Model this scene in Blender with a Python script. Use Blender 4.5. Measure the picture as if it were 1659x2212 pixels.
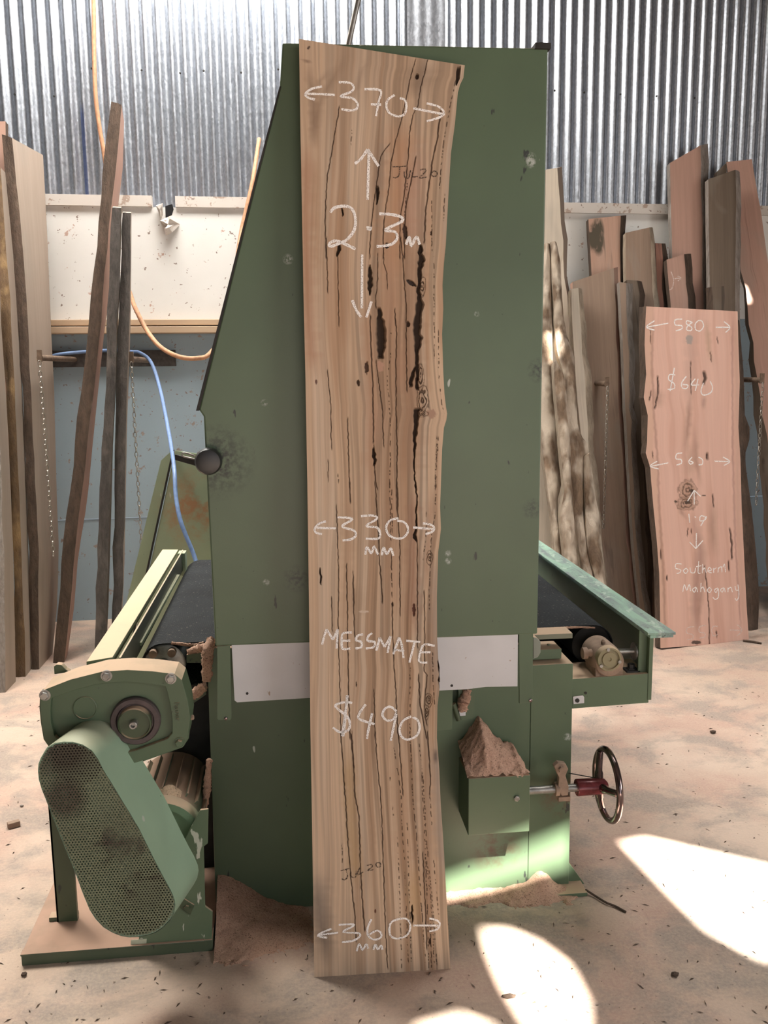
import bpy, bmesh, math, random
import numpy as np
from mathutils import Vector, Matrix
random.seed(7)
for o in list(bpy.data.objects): bpy.data.objects.remove(o)
S = bpy.context.scene; COL = S.collection
# ------------------------------------------------------------------ camera
W, H = 1659, 2212
F_PX, PITCH, YAW, ROLL, CH = 1917.0, 0.1605, 0.10656, 0.0112, 1.565
FW = np.array([math.sin(YAW)*math.cos(PITCH), math.cos(YAW)*math.cos(PITCH), -math.sin(PITCH)])
_r0 = np.array([math.cos(YAW), -math.sin(YAW), 0.0]); _u0 = np.cross(_r0, FW)
RT = _r0*math.cos(ROLL) - _u0*math.sin(ROLL); UP = _u0*math.cos(ROLL) + _r0*math.sin(ROLL)
CP = np.array([0.0, 0.0, CH])
cd = bpy.data.cameras.new('camera'); cam = bpy.data.objects.new('camera', cd); COL.objects.link(cam)
cd.sensor_fit = 'HORIZONTAL'; cd.sensor_width = 36.0; cd.lens = 36.0*F_PX/W; cd.clip_start = 0.05; cd.clip_end = 200
cam.matrix_world = Matrix(((RT[0], UP[0], -FW[0], 0), (RT[1], UP[1], -FW[1], 0), (RT[2], UP[2], -FW[2], CH), (0, 0, 0, 1)))
S.camera = cam
# ------------------------------------------------------------------ view, world and lights
S.view_settings.view_transform = 'Standard'; S.view_settings.look = 'None'
S.view_settings.exposure = 0.32; S.view_settings.gamma = 1.0; S.view_settings.use_curve_mapping = False
wd = bpy.data.worlds.new('sky'); S.world = wd; wd.use_nodes = True
wd.node_tree.nodes['Background'].inputs[0].default_value = (0.72, 0.83, 1.0, 1)
wd.node_tree.nodes['Background'].inputs[1].default_value = 0.7
SUN_D = Vector((-0.15, 0.65, -0.72)).normalized()
sl = bpy.data.lights.new('sun', 'SUN'); sl.energy = 42; sl.angle = math.radians(0.62); sl.color = (1, 0.95, 0.86)
so = bpy.data.objects.new('sun', sl); COL.objects.link(so); so.rotation_euler = SUN_D.to_track_quat('-Z', 'Y').to_euler()
def area(name, loc, direction, sx, sy, power, col, spread=3.1416):
    l = bpy.data.lights.new(name, 'AREA'); l.shape = 'RECTANGLE'; l.size = sx; l.size_y = sy; l.energy = power; l.color = col; l.spread = spread
    o = bpy.data.objects.new(name, l); COL.objects.link(o); o.location = loc
    o.rotation_euler = Vector(direction).to_track_quat('-Z', 'Y').to_euler(); return o
ROOF = 4.6
area('skylight_back', (-0.35, 4.75, ROOF-0.05), (0.0, -0.10, -1), 2.1, 0.8, 150, (1.0, 0.95, 0.88))
area('skylight_left', (-1.9, 3.5, ROOF-0.05), (0.05, -0.2, -1), 0.9, 2.0, 120, (1.0, 0.93, 0.84), 1.9)
area('roof_fill_right', (2.2, 3.2, ROOF-0.05), (0, -0.1, -1), 1.2, 2.0, 46, (1.0, 0.95, 0.90), 1.7)  # added fill under the roof to brighten the right floor
area('front_fill', (0.8, -4.0, 1.4), (0, 1, -0.10), 2.6, 2.2, 12, (1.0, 0.97, 0.93))  # added front fill, standing in an assumed doorway behind the camera
area('window_light_right', (4.55, -1.4, 1.9), (-1, 0.80, -0.10), 2.0, 1.9, 92, (1.0, 0.95, 0.9))
# ------------------------------------------------------------------ projection helpers (a photo pixel to a point on a real plane)
def ray(x, y): return FW + RT*(x-W/2)/F_PX - UP*(y-H/2)/F_PX
def onY(x, y, Y):
    d = ray(x, y); return Vector(CP + d*(Y/d[1]))
def onZ(x, y, z=0.0):
    d = ray(x, y); return Vector(CP + d*((z-CH)/d[2]))
def onP(x, y, n, c):
    d = ray(x, y); n = np.array(n, float); return Vector(CP + d*((c - n@CP)/(n@d)))
def onP_np(X, Y, n, c):
    n = np.array(n, float)
    D = FW[None, :] + RT[None, :]*((X.ravel()-W/2)/F_PX)[:, None] - UP[None, :]*((Y.ravel()-H/2)/F_PX)[:, None]
    return CP[None, :] + D*((c - n@CP)/(D@n))[:, None]
WK = math.tan(math.radians(2.3)); WY = 5.72           # back wall: Y = WY + WK*X
def wallY(X): return WY + WK*X
def onW(x, y, off=0.0): return onP(x, y, (-WK, 1, 0), WY-off)
# ------------------------------------------------------------------ numpy noise
def vnoise(x, y, seed=0):
    rs = np.random.RandomState(seed); T = rs.rand(256, 256)
    xi = np.floor(x).astype(int); yi = np.floor(y).astype(int); fx = x-xi; fy = y-yi
    fx = fx*fx*(3-2*fx); fy = fy*fy*(3-2*fy)
    a = T[xi % 256, yi % 256]; b = T[(xi+1) % 256, yi % 256]; c = T[xi % 256, (yi+1) % 256]; d = T[(xi+1) % 256, (yi+1) % 256]
    return (a*(1-fx)+b*fx)*(1-fy) + (c*(1-fx)+d*fx)*fy
def fbm(x, y, seed=0, o=3): return sum(vnoise(x*2**k, y*2**k, seed+k)*0.5**(k+1) for k in range(o))/(1-0.5**o)
# ------------------------------------------------------------------ objects
def tag(o, label=None, cat=None, group=None, kind=None):
    if label: o['label'] = label
    if cat: o['category'] = cat
    if group: o['group'] = group
    if kind: o['kind'] = kind
    elif cat: o['kind'] = 'thing'
    return o
def empty(name, loc, label, cat, group=None):
    o = bpy.data.objects.new(name, None); o.empty_display_size = 0.05; o.location = loc; COL.objects.link(o)
    return tag(o, label, cat, group)
def link(name, me, mats, parent=None, smooth=None, bevel=0, seg=2):
    o = bpy.data.objects.new(name, me); COL.objects.link(o)
    for m in (mats if isinstance(mats, (list, tuple)) else [mats]): me.materials.append(m)
    if parent is not None:
        o.parent = parent
        mi = Matrix.Translation(-Vector(parent.location)) if parent.parent is None else Matrix.Identity(4)
        o.matrix_parent_inverse = mi
    if smooth is not None:
        me.shade_smooth(); 
        if smooth < 179: me.set_sharp_from_angle(angle=math.radians(smooth))
    if bevel:
        b = o.modifiers.new('bevel', 'BEVEL'); b.width = bevel; b.segments = seg; b.limit_method = 'ANGLE'; b.angle_limit = math.radians(35)
    return o
class MB:
    def __init__(s): s.v = []; s.f = []; s.m = []
    def add(s, vs, fs, mi=0):
        n = len(s.v); s.v += [tuple(v) for v in vs]; s.f += [tuple(i+n for i in f) for f in fs]; s.m += [mi]*len(fs); return s
    def box(s, a, b, mi=0):
        (x0, y0, z0), (x1, y1, z1) = a, b
        return s.add([(x0,y0,z0),(x1,y0,z0),(x1,y1,z0),(x0,y1,z0),(x0,y0,z1),(x1,y0,z1),(x1,y1,z1),(x0,y1,z1)],
                     [(0,3,2,1),(4,5,6,7),(0,1,5,4),(1,2,6,5),(2,3,7,6),(3,0,4,7)], mi)
    def prism(s, pts, d, mi=0, mside=None):
        n = len(pts); d = Vector(d); vs = [Vector(p) for p in pts]; vb = [p+d for p in vs]
        s.add(vs+vb, [tuple(range(n)), tuple(range(2*n-1, n-1, -1))], mi)
        k = len(s.v)-2*n
        for i in range(n):
            j = (i+1) % n; s.f.append((k+i, k+n+i, k+n+j, k+j)); s.m.append(mi if mside is None else mside)
        return s
    def ring(s, outer, inner, d, mi=0):
        n = len(outer); d = Vector(d); A = [Vector(p) for p in outer]; B = [Vector(p) for p in inner]
        vs = A+B+[p+d for p in A]+[p+d for p in B]; fs = []
        for i in range(n):
            j = (i+1) % n
            fs += [(i, j, n+j, n+i), (2*n+i, 3*n+i, 3*n+j, 2*n+j), (i, 2*n+i, 2*n+j, j), (n+i, n+j, 3*n+j, 3*n+i)]
        return s.add(vs, fs, mi)
    def tube(s, path, r, n=10, mi=0, cap=True, closed=False):
        P = [Vector(p) for p in path]; m = len(P); rr = r if isinstance(r, (list, tuple)) else [r]*m
        t0 = (P[1]-P[0]).normalized(); up = Vector((0, 0, 1)) if abs(t0.z) < .9 else Vector((1, 0, 0))
        u = t0.cross(up).normalized(); vs = []
        for i in range(m):
            a = P[(i-1) % m] if (closed or i > 0) else P[i]; b = P[(i+1) % m] if (closed or i < m-1) else P[i]
            t = (b-a).normalized(); u = (u - t*u.dot(t)).normalized(); w = t.cross(u)
            for k in range(n):
                q = 2*math.pi*k/n; vs.append(P[i] + (u*math.cos(q)+w*math.sin(q))*rr[i])
        fs = []
        for i in range(m if closed else m-1):
            j = (i+1) % m
            for k in range(n): fs.append((i*n+k, i*n+(k+1) % n, j*n+(k+1) % n, j*n+k))
        if cap and not closed: fs += [tuple(range(n-1, -1, -1)), tuple(range((m-1)*n, m*n))]
        return s.add(vs, fs, mi)
    def cyl(s, a, b, r, n=24, mi=0): return s.tube([a, b], r, n, mi)
    def lathe(s, prof, origin, axis, n=32, mi=0):
        ax = Vector(axis).normalized(); u = ax.orthogonal().normalized(); w = ax.cross(u); o = Vector(origin); vs = []; fs = []
        for (h, r) in prof:
            for k in range(n):
                q = 2*math.pi*k/n; vs.append(o + ax*h + (u*math.cos(q)+w*math.sin(q))*r)
        for i in range(len(prof)-1):
            for k in range(n): fs.append((i*n+k, i*n+(k+1) % n, (i+1)*n+(k+1) % n, (i+1)*n+k))
        fs += [tuple(range(n-1, -1, -1)), tuple(range((len(prof)-1)*n, len(prof)*n))]
        return s.add(vs, fs, mi)
    def build(s, name, mats, parent=None, smooth=35, bevel=0, seg=2):
        me = bpy.data.meshes.new(name); me.from_pydata(s.v, [], s.f); me.polygons.foreach_set('material_index', s.m)
        bm = bmesh.new(); bm.from_mesh(me); bmesh.ops.recalc_face_normals(bm, faces=bm.faces); bm.to_mesh(me); bm.free()
        return link(name, me, mats, parent, smooth, bevel, seg)
def catmull(pts, n=6):
    P = [Vector(p) for p in pts]
    if len(P) < 3: return P
    out = []
    for i in range(len(P)-1):
        a = P[max(i-1, 0)]; b = P[i]; c = P[i+1]; d = P[min(i+2, len(P)-1)]
        for k in range(n):
            t = k/n; out.append(0.5*((2*b)+(c-a)*t+(2*a-5*b+4*c-d)*t*t+(3*b-a-3*c+d)*t**3))
    out.append(P[-1]); return out
# ------------------------------------------------------------------ materials
class N:
    def __init__(s, name):
        s.m = bpy.data.materials.new(name); s.m.use_nodes = True; s.t = s.m.node_tree; s.b = s.t.nodes['Principled BSDF']
    def n(s, typ, **kw):
        x = s.t.nodes.new('ShaderNode'+typ)
        for k, v in kw.items():
            if k in x.inputs: x.inputs[k].default_value = v
            else: setattr(x, k, v)
        return x
    def l(s, a, b): s.t.links.new(a, b)
    def coord(s, kind='Object', scale=(1, 1, 1)):
        t = s.n('TexCoord'); m = s.n('Mapping'); m.inputs['Scale'].default_value = scale; s.l(t.outputs[kind], m.inputs[0]); return m.outputs[0]
    def geo(s, scale=(1, 1, 1)):
        g = s.n('NewGeometry'); m = s.n('Mapping'); m.inputs['Scale'].default_value = scale; s.l(g.outputs['Position'], m.inputs[0]); return m.outputs[0]
    def noise(s, vec, scale, detail=4, rough=.55, dist=0.0):
        x = s.n('TexNoise'); x.inputs['Scale'].default_value = scale; x.inputs['Detail'].default_value = detail
        x.inputs['Roughness'].default_value = rough; x.inputs['Distortion'].default_value = dist; s.l(vec, x.inputs['Vector']); return x.outputs['Fac']
    def ramp(s, fac, a, b, ca=0.0, cb=1.0):
        x = s.n('MapRange'); x.inputs[1].default_value = a; x.inputs[2].default_value = b; x.inputs[3].default_value = ca; x.inputs[4].default_value = cb
        s.l(fac, x.inputs[0]); return x.outputs[0]
    def mix(s, fac, c1, c2, mode='MIX'):
        x = s.n('Mix', data_type='RGBA', blend_type=mode); 
        if isinstance(fac, (int, float)): x.inputs[0].default_value = fac
        else: s.l(fac, x.inputs[0])
        for c, i in ((c1, 6), (c2, 7)):
            if isinstance(c, (tuple, list)): x.inputs[i].default_value = (*c[:3], 1)
            else: s.l(c, x.inputs[i])
        return x.outputs[2]
    def math(s, op, a, b=None, c=None):
        x = s.n('Math', operation=op)
        for i, q in enumerate((a, b, c)):
            if q is None: continue
            if isinstance(q, (int, float)): x.inputs[i].default_value = q
            else: s.l(q, x.inputs[i])
        return x.outputs[0]
    def up(s, lo=.55, hi=.85):
        g = s.n('NewGeometry'); sp = s.n('SeparateXYZ'); s.l(g.outputs['Normal'], sp.inputs[0]); return s.ramp(sp.outputs[2], lo, hi)
    def bump(s, h, strength=.3, dist=.002):
        x = s.n('Bump'); x.inputs['Strength'].default_value = strength; x.inputs['Distance'].default_value = dist
        s.l(h, x.inputs['Height']); s.l(x.outputs[0], s.b.inputs['Normal']); return x
    def done(s, col=None, rough=.6, metal=0.0, spec=None):
        if col is not None:
            if isinstance(col, (tuple, list)): s.b.inputs['Base Color'].default_value = (*col[:3], 1)
            else: s.l(col, s.b.inputs['Base Color'])
        if isinstance(rough, (int, float)): s.b.inputs['Roughness'].default_value = rough
        else: s.l(rough, s.b.inputs['Roughness'])
        if isinstance(metal, (int, float)): s.b.inputs['Metallic'].default_value = metal
        else: s.l(metal, s.b.inputs['Metallic'])
        if spec is not None: s.b.inputs['Specular IOR Level'].default_value = spec
        return s.m
DUST = (0.60, 0.43, 0.30)
def paint(name, col, dust=0.9, chips=(0.03, 0.035, 0.03), chipamt=.69, stains=(), rough=.42, dusttone=DUST):
    k = N(name); g = k.geo()
    big = k.noise(g, 2.3, 3); fine = k.noise(g, 14, 5)
    c = k.mix(k.ramp(big, .3, .7), tuple(x*.86 for x in col), tuple(x*1.10 for x in col))
    c = k.mix(k.ramp(fine, .35, .75, 0, .22), c, tuple(x*.72+.02 for x in col))
    scr = k.noise(k.geo((1, 1, .35)), 38, 3, .5); c = k.mix(k.ramp(scr, chipamt+.03, chipamt+.05), c, chips)
    sp = k.noise(g, 90, 2, .5); c = k.mix(k.ramp(sp, .76, .78, 0, .8), c, chips)
    lt = k.noise(k.geo((1, 1, .5)), 23, 2, .4); c = k.mix(k.ramp(lt, .775, .785, 0, .8), c, (.55, .58, .52))
    for (p, r, sc, cc) in stains:
        d = k.n('VectorMath', operation='DISTANCE'); geo = k.n('NewGeometry'); k.l(geo.outputs['Position'], d.inputs[0]); d.inputs[1].default_value = p
        f = k.math('MULTIPLY', k.ramp(d.outputs['Value'], r, r*.25), k.ramp(k.noise(g, sc, 5, .7), .42, .60)); c = k.mix(f, c, cc)
    if dust > 0:
        f = k.math('MULTIPLY', k.up(.45, .8), k.ramp(k.noise(g, 9, 4), .25, .5, dust*.7, dust)); c = k.mix(f, c, dusttone)
        k.l(k.ramp(f, 0, 1, rough, .95), k.b.inputs['Roughness'])
        k.bump(k.noise(g, 260, 3), .12, .001); k.l(c, k.b.inputs['Base Color']); return k.m
    k.bump(k.noise(g, 260, 3), .1, .001)
    return k.done(c, rough)
def wood(name, a, b, dark, grain=1.0, vein=.62, rough=.72, gray=0.0, stains=()):
    k = N(name); uv = k.coord('UV'); 
    def st(su, sv):
        m = k.n('Mapping'); m.inputs['Scale'].default_value = (su, sv, 1); k.l(uv, m.inputs[0]); return m.outputs[0]
    n1 = k.noise(st(9, .55), 1, 4, .6, .6); n2 = k.noise(st(60, 1.3), 1, 4, .65, .3); n3 = k.noise(st(220, 5), 1, 2, .6)
    c = k.mix(k.ramp(n1, .3, .7), a, b); c = k.mix(k.ramp(n2, .35, .75, 0, .45*grain), c, tuple((x+y)/2*.62 for x, y in zip(a, b)))
    c = k.mix(k.ramp(n3, .4, .8, 0, .22*grain), c, dark)
    n4 = k.noise(st(16, 1.1), 1, 3, .6, 1.2); c = k.mix(k.ramp(n4, vein, vein+.06, 0, .8), c, dark)
    n5 = k.noise(st(5, 2.2), 1, 2, .5, 1); c = k.mix(k.ramp(n5, .55, .75, 0, .35+gray), c, (.30, .27, .23))
    for p in stains:
        d = k.n('VectorMath', operation='DISTANCE'); k.l(k.geo((1, .3, .45)), d.inputs[0]); d.inputs[1].default_value = (p[0], p[1]*.3, p[2]*.45)
        c = k.mix(k.math('MULTIPLY', k.ramp(d.outputs['Value'], .045, .028), k.ramp(k.noise(k.geo((1, 1, .4)), 25, 3), .3, .45)), c, (.07, .055, .035))
    k.bump(n2, .25, .002); return k.done(c, rough)
def bark(name, a, b, pale=(.42, .36, .28), pk=.62, sc=16):
    k = N(name); g = k.geo((1, 1, .28)); n1 = k.noise(g, sc, 6, .7, .8); n2 = k.noise(g, 60, 5, .7); n3 = k.noise(k.geo((1, 1, .6)), 6, 3)
    c = k.mix(k.ramp(n1, .35, .65), a, b); c = k.mix(k.ramp(n2, .45, .75, 0, .6), c, tuple(x*.35 for x in a))
    c = k.mix(k.ramp(n3, pk, pk+.12, 0, .8), c, pale); k.bump(k.math('ADD', n1, n2), .9, .012); return k.done(c, .9)
def simple(name, col, rough=.5, metal=0.0, var=.15, sc=30, bump=.1):
    k = N(name); n = k.noise(k.geo(), sc, 4); c = k.mix(k.ramp(n, .3, .7), tuple(x*(1-var) for x in col), tuple(min(1, x*(1+var)) for x in col))
    if bump: k.bump(n, bump, .002)
    return k.done(c, rough, metal)
# ---- greens
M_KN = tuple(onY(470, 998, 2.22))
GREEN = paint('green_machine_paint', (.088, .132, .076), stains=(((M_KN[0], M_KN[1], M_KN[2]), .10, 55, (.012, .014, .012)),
    (tuple(onY(1165, 800, 2.22)), .035, 90, (.03, .034, .03)), (tuple(onY(1150, 1100, 2.22)), .03, 90, (.04, .05, .04)), (tuple(onY(1070, 1830, 2.41)), .09, 20, (.08, .045, .028)),
    (tuple(onY(1222, 1715, 2.41)), .09, 30, (.10, .05, .03)), (tuple(onY(640, 1250, 2.22)), .04, 90, (.04, .05, .04)),
    (tuple(onY(1146, 342, 2.22)), 0.016, 110, (.50, .53, .50)), (tuple(onY(1147, 352, 2.22)), 0.014, 110, (.50, .53, .50)), (tuple(onY(622, 560, 2.22)), 0.014, 110, (.50, .53, .50)), (tuple(onY(571, 870, 2.22)), 0.01, 110, (.50, .53, .50)), (tuple(onY(575, 1258, 2.22)), 0.01, 110, (.50, .53, .50)), (tuple(onY(968, 1195, 2.22)), 0.01, 110, (.50, .53, .50)), (tuple(onY(968, 1212, 2.22)), 0.01, 110, (.50, .53, .50)), (tuple(onY(1030, 678, 2.22)), 0.008, 110, (.50, .53, .50)), (tuple(onY(1226, 1592, 2.41)), 0.014, 110, (.50, .53, .50))))
GREEN_D = paint('dark_green_paint', (.062, .085, .045), chipamt=.64)
GREEN_L = paint('light_green_enamel', (.31, .45, .325), dust=.35, chipamt=.72, rough=.32)
GREEN_P = paint('pale_green_paint', (.36, .45, .30), dust=.3, chipamt=.75, stains=((tuple(onY(418, 1100, 4.2)), .22, 9, (.42, .24, .12)),))
def rail_mat():
    k = N('worn_rail_green'); g = k.geo((5, .9, 1)); n = k.noise(g, 6, 5, .65, 1.0); n2 = k.noise(k.geo((2, 1, 1)), 14, 5, .7, .6)
    c = k.mix(k.ramp(n, .40, .62), (.27, .44, .34), (.17, .215, .215)); c = k.mix(k.ramp(n2, .56, .64, 0, .75), c, (.50, .60, .52)); c = k.mix(k.ramp(k.noise(k.geo(), 50, 3), .66, .70, 0, .8), c, (.06, .07, .07))
    return k.done(c, .38)
GREEN_R = rail_mat()
WHITE_P = paint('white_panel_paint', (.60, .60, .62), dust=.4, chips=(.35, .27, .22), chipamt=.74)
STEEL = simple('worn_steel', (.34, .33, .31), .42, .85, .3, 40)
CHROME = simple('chrome_wheel', (.24, .18, .175), .16, .95, .35, 16, .04)
REDHUB = simple('dark_red_enamel', (.17, .035, .04), .25, .2, .4, 30)
BLACKP = simple('black_plastic', (.014, .014, .015), .38, 0, .2, 60)
RUSTY = simple('dusty_brown_casting', (.29, .205, .15), .85, .1, .3, 25, .3)
DARK = simple('dark_gap_steel', (.03, .028, .026), .8, .2, .3, 20)
BRONZE = simple('dark_bearing_rubber', (.09, .07, .07), .5, .3, .3, 40)
def chalk(name, col, cut=.44, sc=420):
    k = N(name); n = k.noise(k.geo(), sc, 2, .6); f = k.ramp(n, cut-.06, cut+.06)
    k.done(col, .95); tr = k.n('BsdfTransparent'); mx = k.n('MixShader'); k.l(f, mx.inputs[0]); k.l(tr.outputs[0], mx.inputs[1]); k.l(k.b.outputs[0], mx.inputs[2])
    k.l(mx.outputs[0], k.t.nodes['Material Output'].inputs[0]); return k.m
CHALK = chalk('white_chalk', (.93, .90, .88), .40); CHALK_T = chalk('faint_chalk', (.85, .72, .66), .50); PENCIL = chalk('dark_crayon', (.07, .05, .04), .47)
def sawdust_mat(name, a, b, sc=170):
    k = N(name); n = k.noise(k.geo(), sc, 4, .7); n2 = k.noise(k.geo(), 18, 4); n3 = k.noise(k.geo(), sc*1.7, 2)
    c = k.mix(k.ramp(n2, .35, .65), a, b); c = k.mix(k.ramp(n, .35, .7, 0, .6), c, tuple(x*1.35 for x in b)); c = k.mix(k.ramp(n3, .60, .66, 0, .8), c, tuple(x*.22 for x in a))
    k.bump(n, .8, .006); return k.done(c, .95)
SAW = sawdust_mat('sawdust', (.42, .25, .18), (.52, .335, .245)); SAW_L = sawdust_mat('pale_sawdust', (.56, .40, .27), (.64, .47, .33))
# ---- floor
def floor_mat():
    k = N('dusty_concrete_floor'); g = k.geo(); big = k.noise(g, .9, 5, .6, .6); med = k.noise(k.geo((1, 1.25, 1)), 3.0, 6, .68, .35); fine = k.noise(g, 110, 4, .7); pk = k.noise(g, 2.1, 4, .6)
    c = k.mix(k.ramp(big, .38, .62), (.49, .38, .30), (.57, .45, .365)); c = k.mix(k.ramp(pk, .42, .60, 0, .8), c, (.44, .29, .235))
    c = k.mix(k.ramp(med, .47, .60, 0, .72), c, (.265, .235, .21))
    str_ = k.noise(k.geo((1.3, 3.0, 1)), 2.0, 4, .6, .4); c = k.mix(k.ramp(str_, .58, .70, 0, .35), c, (.20, .175, .15))
    c = k.mix(k.ramp(fine, .4, .7, 0, .35), c, (.68, .52, .39)); sp = k.noise(g, 60, 2, .5); c = k.mix(k.ramp(sp, .70, .73, 0, .75), c, (.09, .06, .045))
    k.bump(k.math('ADD', fine, k.noise(g, 25, 4)), .5, .006); return k.done(c, .9)
FLOOR = floor_mat()
def galv():
    k = N('galvanised_corrugated_iron'); g = k.geo(); v = k.n('TexVoronoi'); v.inputs['Scale'].default_value = 115; k.l(k.geo((1, 1, .6)), v.inputs['Vector'])
    sepc = k.n('SeparateColor'); k.l(v.outputs['Color'], sepc.inputs[0]); n = k.noise(g, 1.3, 3)
    sp = k.n('SeparateXYZ'); k.l(k.n('NewGeometry').outputs['Position'], sp.inputs[0])
    c = k.mix(k.ramp(sepc.outputs[0], 0, 1, 0, .6), (.40, .43, .48), (.70, .74, .80)); c = k.mix(k.ramp(n, .3, .7, 0, .3), c, (.60, .66, .76))
    p = onW(180, 330, .02)
    f = k.math('MULTIPLY', k.math('LESS_THAN', k.math('ABSOLUTE', k.math('SUBTRACT', sp.outputs[0], p.x)), .011), k.ramp(k.math('ABSOLUTE', k.math('SUBTRACT', sp.outputs[2], p.z)), .29, .22))
    c = k.mix(k.math('MULTIPLY', f, .6), c, (.05, .13, .50))
    k.bump(k.noise(k.geo((1, 1, .5)), 45, 2, .4), .06, .0015)
    return k.done(c, k.ramp(sepc.outputs[1], 0, 1, .33, .45), .95)
GALV = galv()
def lining(name, base, dirt, spatter):
    k = N(name); g = k.geo(); c = k.mix(k.ramp(k.noise(g, 1.7, 4), .35, .7), base, tuple(x*.90 for x in base))
    s1 = k.noise(g, 9, 4, .75); c = k.mix(k.ramp(s1, spatter-.03, spatter+.01, 0, .85), c, dirt)
    s2 = k.noise(g, 32, 3, .6); c = k.mix(k.ramp(s2, .67, .69, 0, .9), c, (.22, .15, .12)); 
    s3 = k.noise(k.geo((1, 1, 7)), 11, 4, .7); c = k.mix(k.ramp(s3, .68, .72, 0, .3), c, (.45, .40, .36)); k.bump(s1, .2, .003); return k.done(c, .6)
LIN_W = lining('white_wall_lining', (.82, .81, .78), (.50, .30, .23), .675); LIN_B = lining('shaded_bluish_lining', (.33, .42, .48), (.30, .22, .17), .64)  # LIN_B: bluish-white boards with their shade put into the colour
LIN_T = lining('dirty_white_batten', (.66, .61, .56), (.36, .25, .19), .60)
LEDGE = wood('dusty_ledge_timber', (.58, .43, .29), (.50, .36, .25), (.22, .13, .08)); IRON = simple('dark_rack_steel', (.06, .052, .048), .6, .4, .4, 30)
HOSE = simple('orange_hose_rubber', (.52, .27, .15), .6, 0, .2, 50); CABLE = simple('blue_cable_sheath', (.15, .24, .44), .5, 0, .15, 50)
CHAIN = simple('zinc_chain', (.50, .47, .42), .35, .9, .2, 60, 0)
# ================================================================== the shed
XL, XR, YF = -3.6, 4.8, -4.2
def wallp(X, z, off=0.0): return (X, wallY(X)-off, z)
m = MB(); m.box((XL-.2, YF-3, -.15), (XR+.2, 6.4, 0)); tag(m.build('floor', FLOOR, smooth=None), kind='structure')
m = MB(); ztop = ROOF
pitch = .0745; seg = 10; n = int((XR-XL)/pitch)*seg; vs = []; fs = []
lap0, lap1 = onW(866, 40).x, onW(972, 40).x
for i in range(n+1):
    X = XL+i*pitch/seg; a = 2*math.pi*i/seg
    amp = .0125 if not (lap0 < X < lap1) else .0016
    y = wallY(X) + .02 - amp*math.cos(a)
    if abs(X-lap0-.02) < .010 or abs(X-lap1+.012) < .010: y -= .014
    vs += [(X, y, .9), (X, y, ztop)]
for i in range(n): fs.append((2*i, 2*i+2, 2*i+3, 2*i+1))
m.add(vs, fs); tag(m.build('wall_back', GALV, smooth=179), kind='structure')
DK = simple('dark_shed_iron', (.10, .09, .085), .7, .3, .2, 3)
m = MB(); m.box((XL-.1, YF, 0), (XL, 6.2, ROOF)); tag(m.build('wall_left', DK), kind='structure')
m = MB(); m.box((XR, -.3, 0), (XR+.1, 6.2, ROOF)); m.box((XR, YF, 0), (XR+.1, -2.5, ROOF)); m.box((XR, -2.5, 2.9), (XR+.1, -.3, ROOF)); m.box((XR, -2.5, 0), (XR+.1, -.3, .9))
tag(m.build('wall_right', DK), kind='structure')
m = MB(); m.box((XL-.1, YF-.1, 0), (-1.4, YF, ROOF)); m.box((3.0, YF-.1, 0), (XR+.1, YF, ROOF)); m.box((-1.4, YF-.1, 2.7), (3.0, YF, ROOF)); tag(m.build('wall_front', DK), kind='structure')  # unseen front wall, added with a doorway to hold back daylight
# unseen roof, its openings shaped to throw the sun patches. Each opening is the sun's path back from where its beam lands
def back(p): 
    p = Vector(p); t = (ROOF-p.z)/-SUN_D.z; return p - SUN_D*t
beams = [[onZ(x, y) for x, y in ((1345, 1822), (1400, 1812), (1500, 1835), (1700, 1880), (1800, 2080), (1640, 2070), (1530, 2010), (1440, 1920))],
         [onZ(x, y) for x, y in ((1048, 2010), (1100, 2012), (1160, 2035), (1225, 2085), (1262, 2160), (1262, 2260), (1170, 2260), (1090, 2130), (1060, 2060))],
         [onZ(x, y) for x, y in ((900, 2225), (1000, 2196), (1075, 2225), (1000, 2300))],
         [onY(x, y, 2.41) for x, y in ((1234, 1792), (1234, 1862), (1100, 1902), (950, 1942), (950, 1908), (1100, 1848))],
         [onY(x, y, 5.0) for x, y in ((1198, 668), (1226, 664), (1230, 730), (1204, 742))],
         [onY(x, y, 5.42) for x, y in ((1612, 590), (1626, 600), (1632, 640), (1618, 640))]]
bm = bmesh.new()
outer = [(XL-.1, YF), (XR+.1, YF), (XR+.1, 6.3), (XL-.1, 6.3)]
loops = [outer] + [[(q.x, q.y) for q in (back(p) for p in b)] for b in beams]
es = []
for lp in loops:
    vv = [bm.verts.new((x, y, ROOF)) for x, y in lp]
    es += [bm.edges.new((vv[i], vv[(i+1) % len(vv)])) for i in range(len(vv))]
bmesh.ops.triangle_fill(bm, use_beauty=True, use_dissolve=False, edges=es)
me = bpy.data.meshes.new('ceiling'); bm.to_mesh(me); bm.free(); tag(link('ceiling', me, DK), kind='structure')
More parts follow.
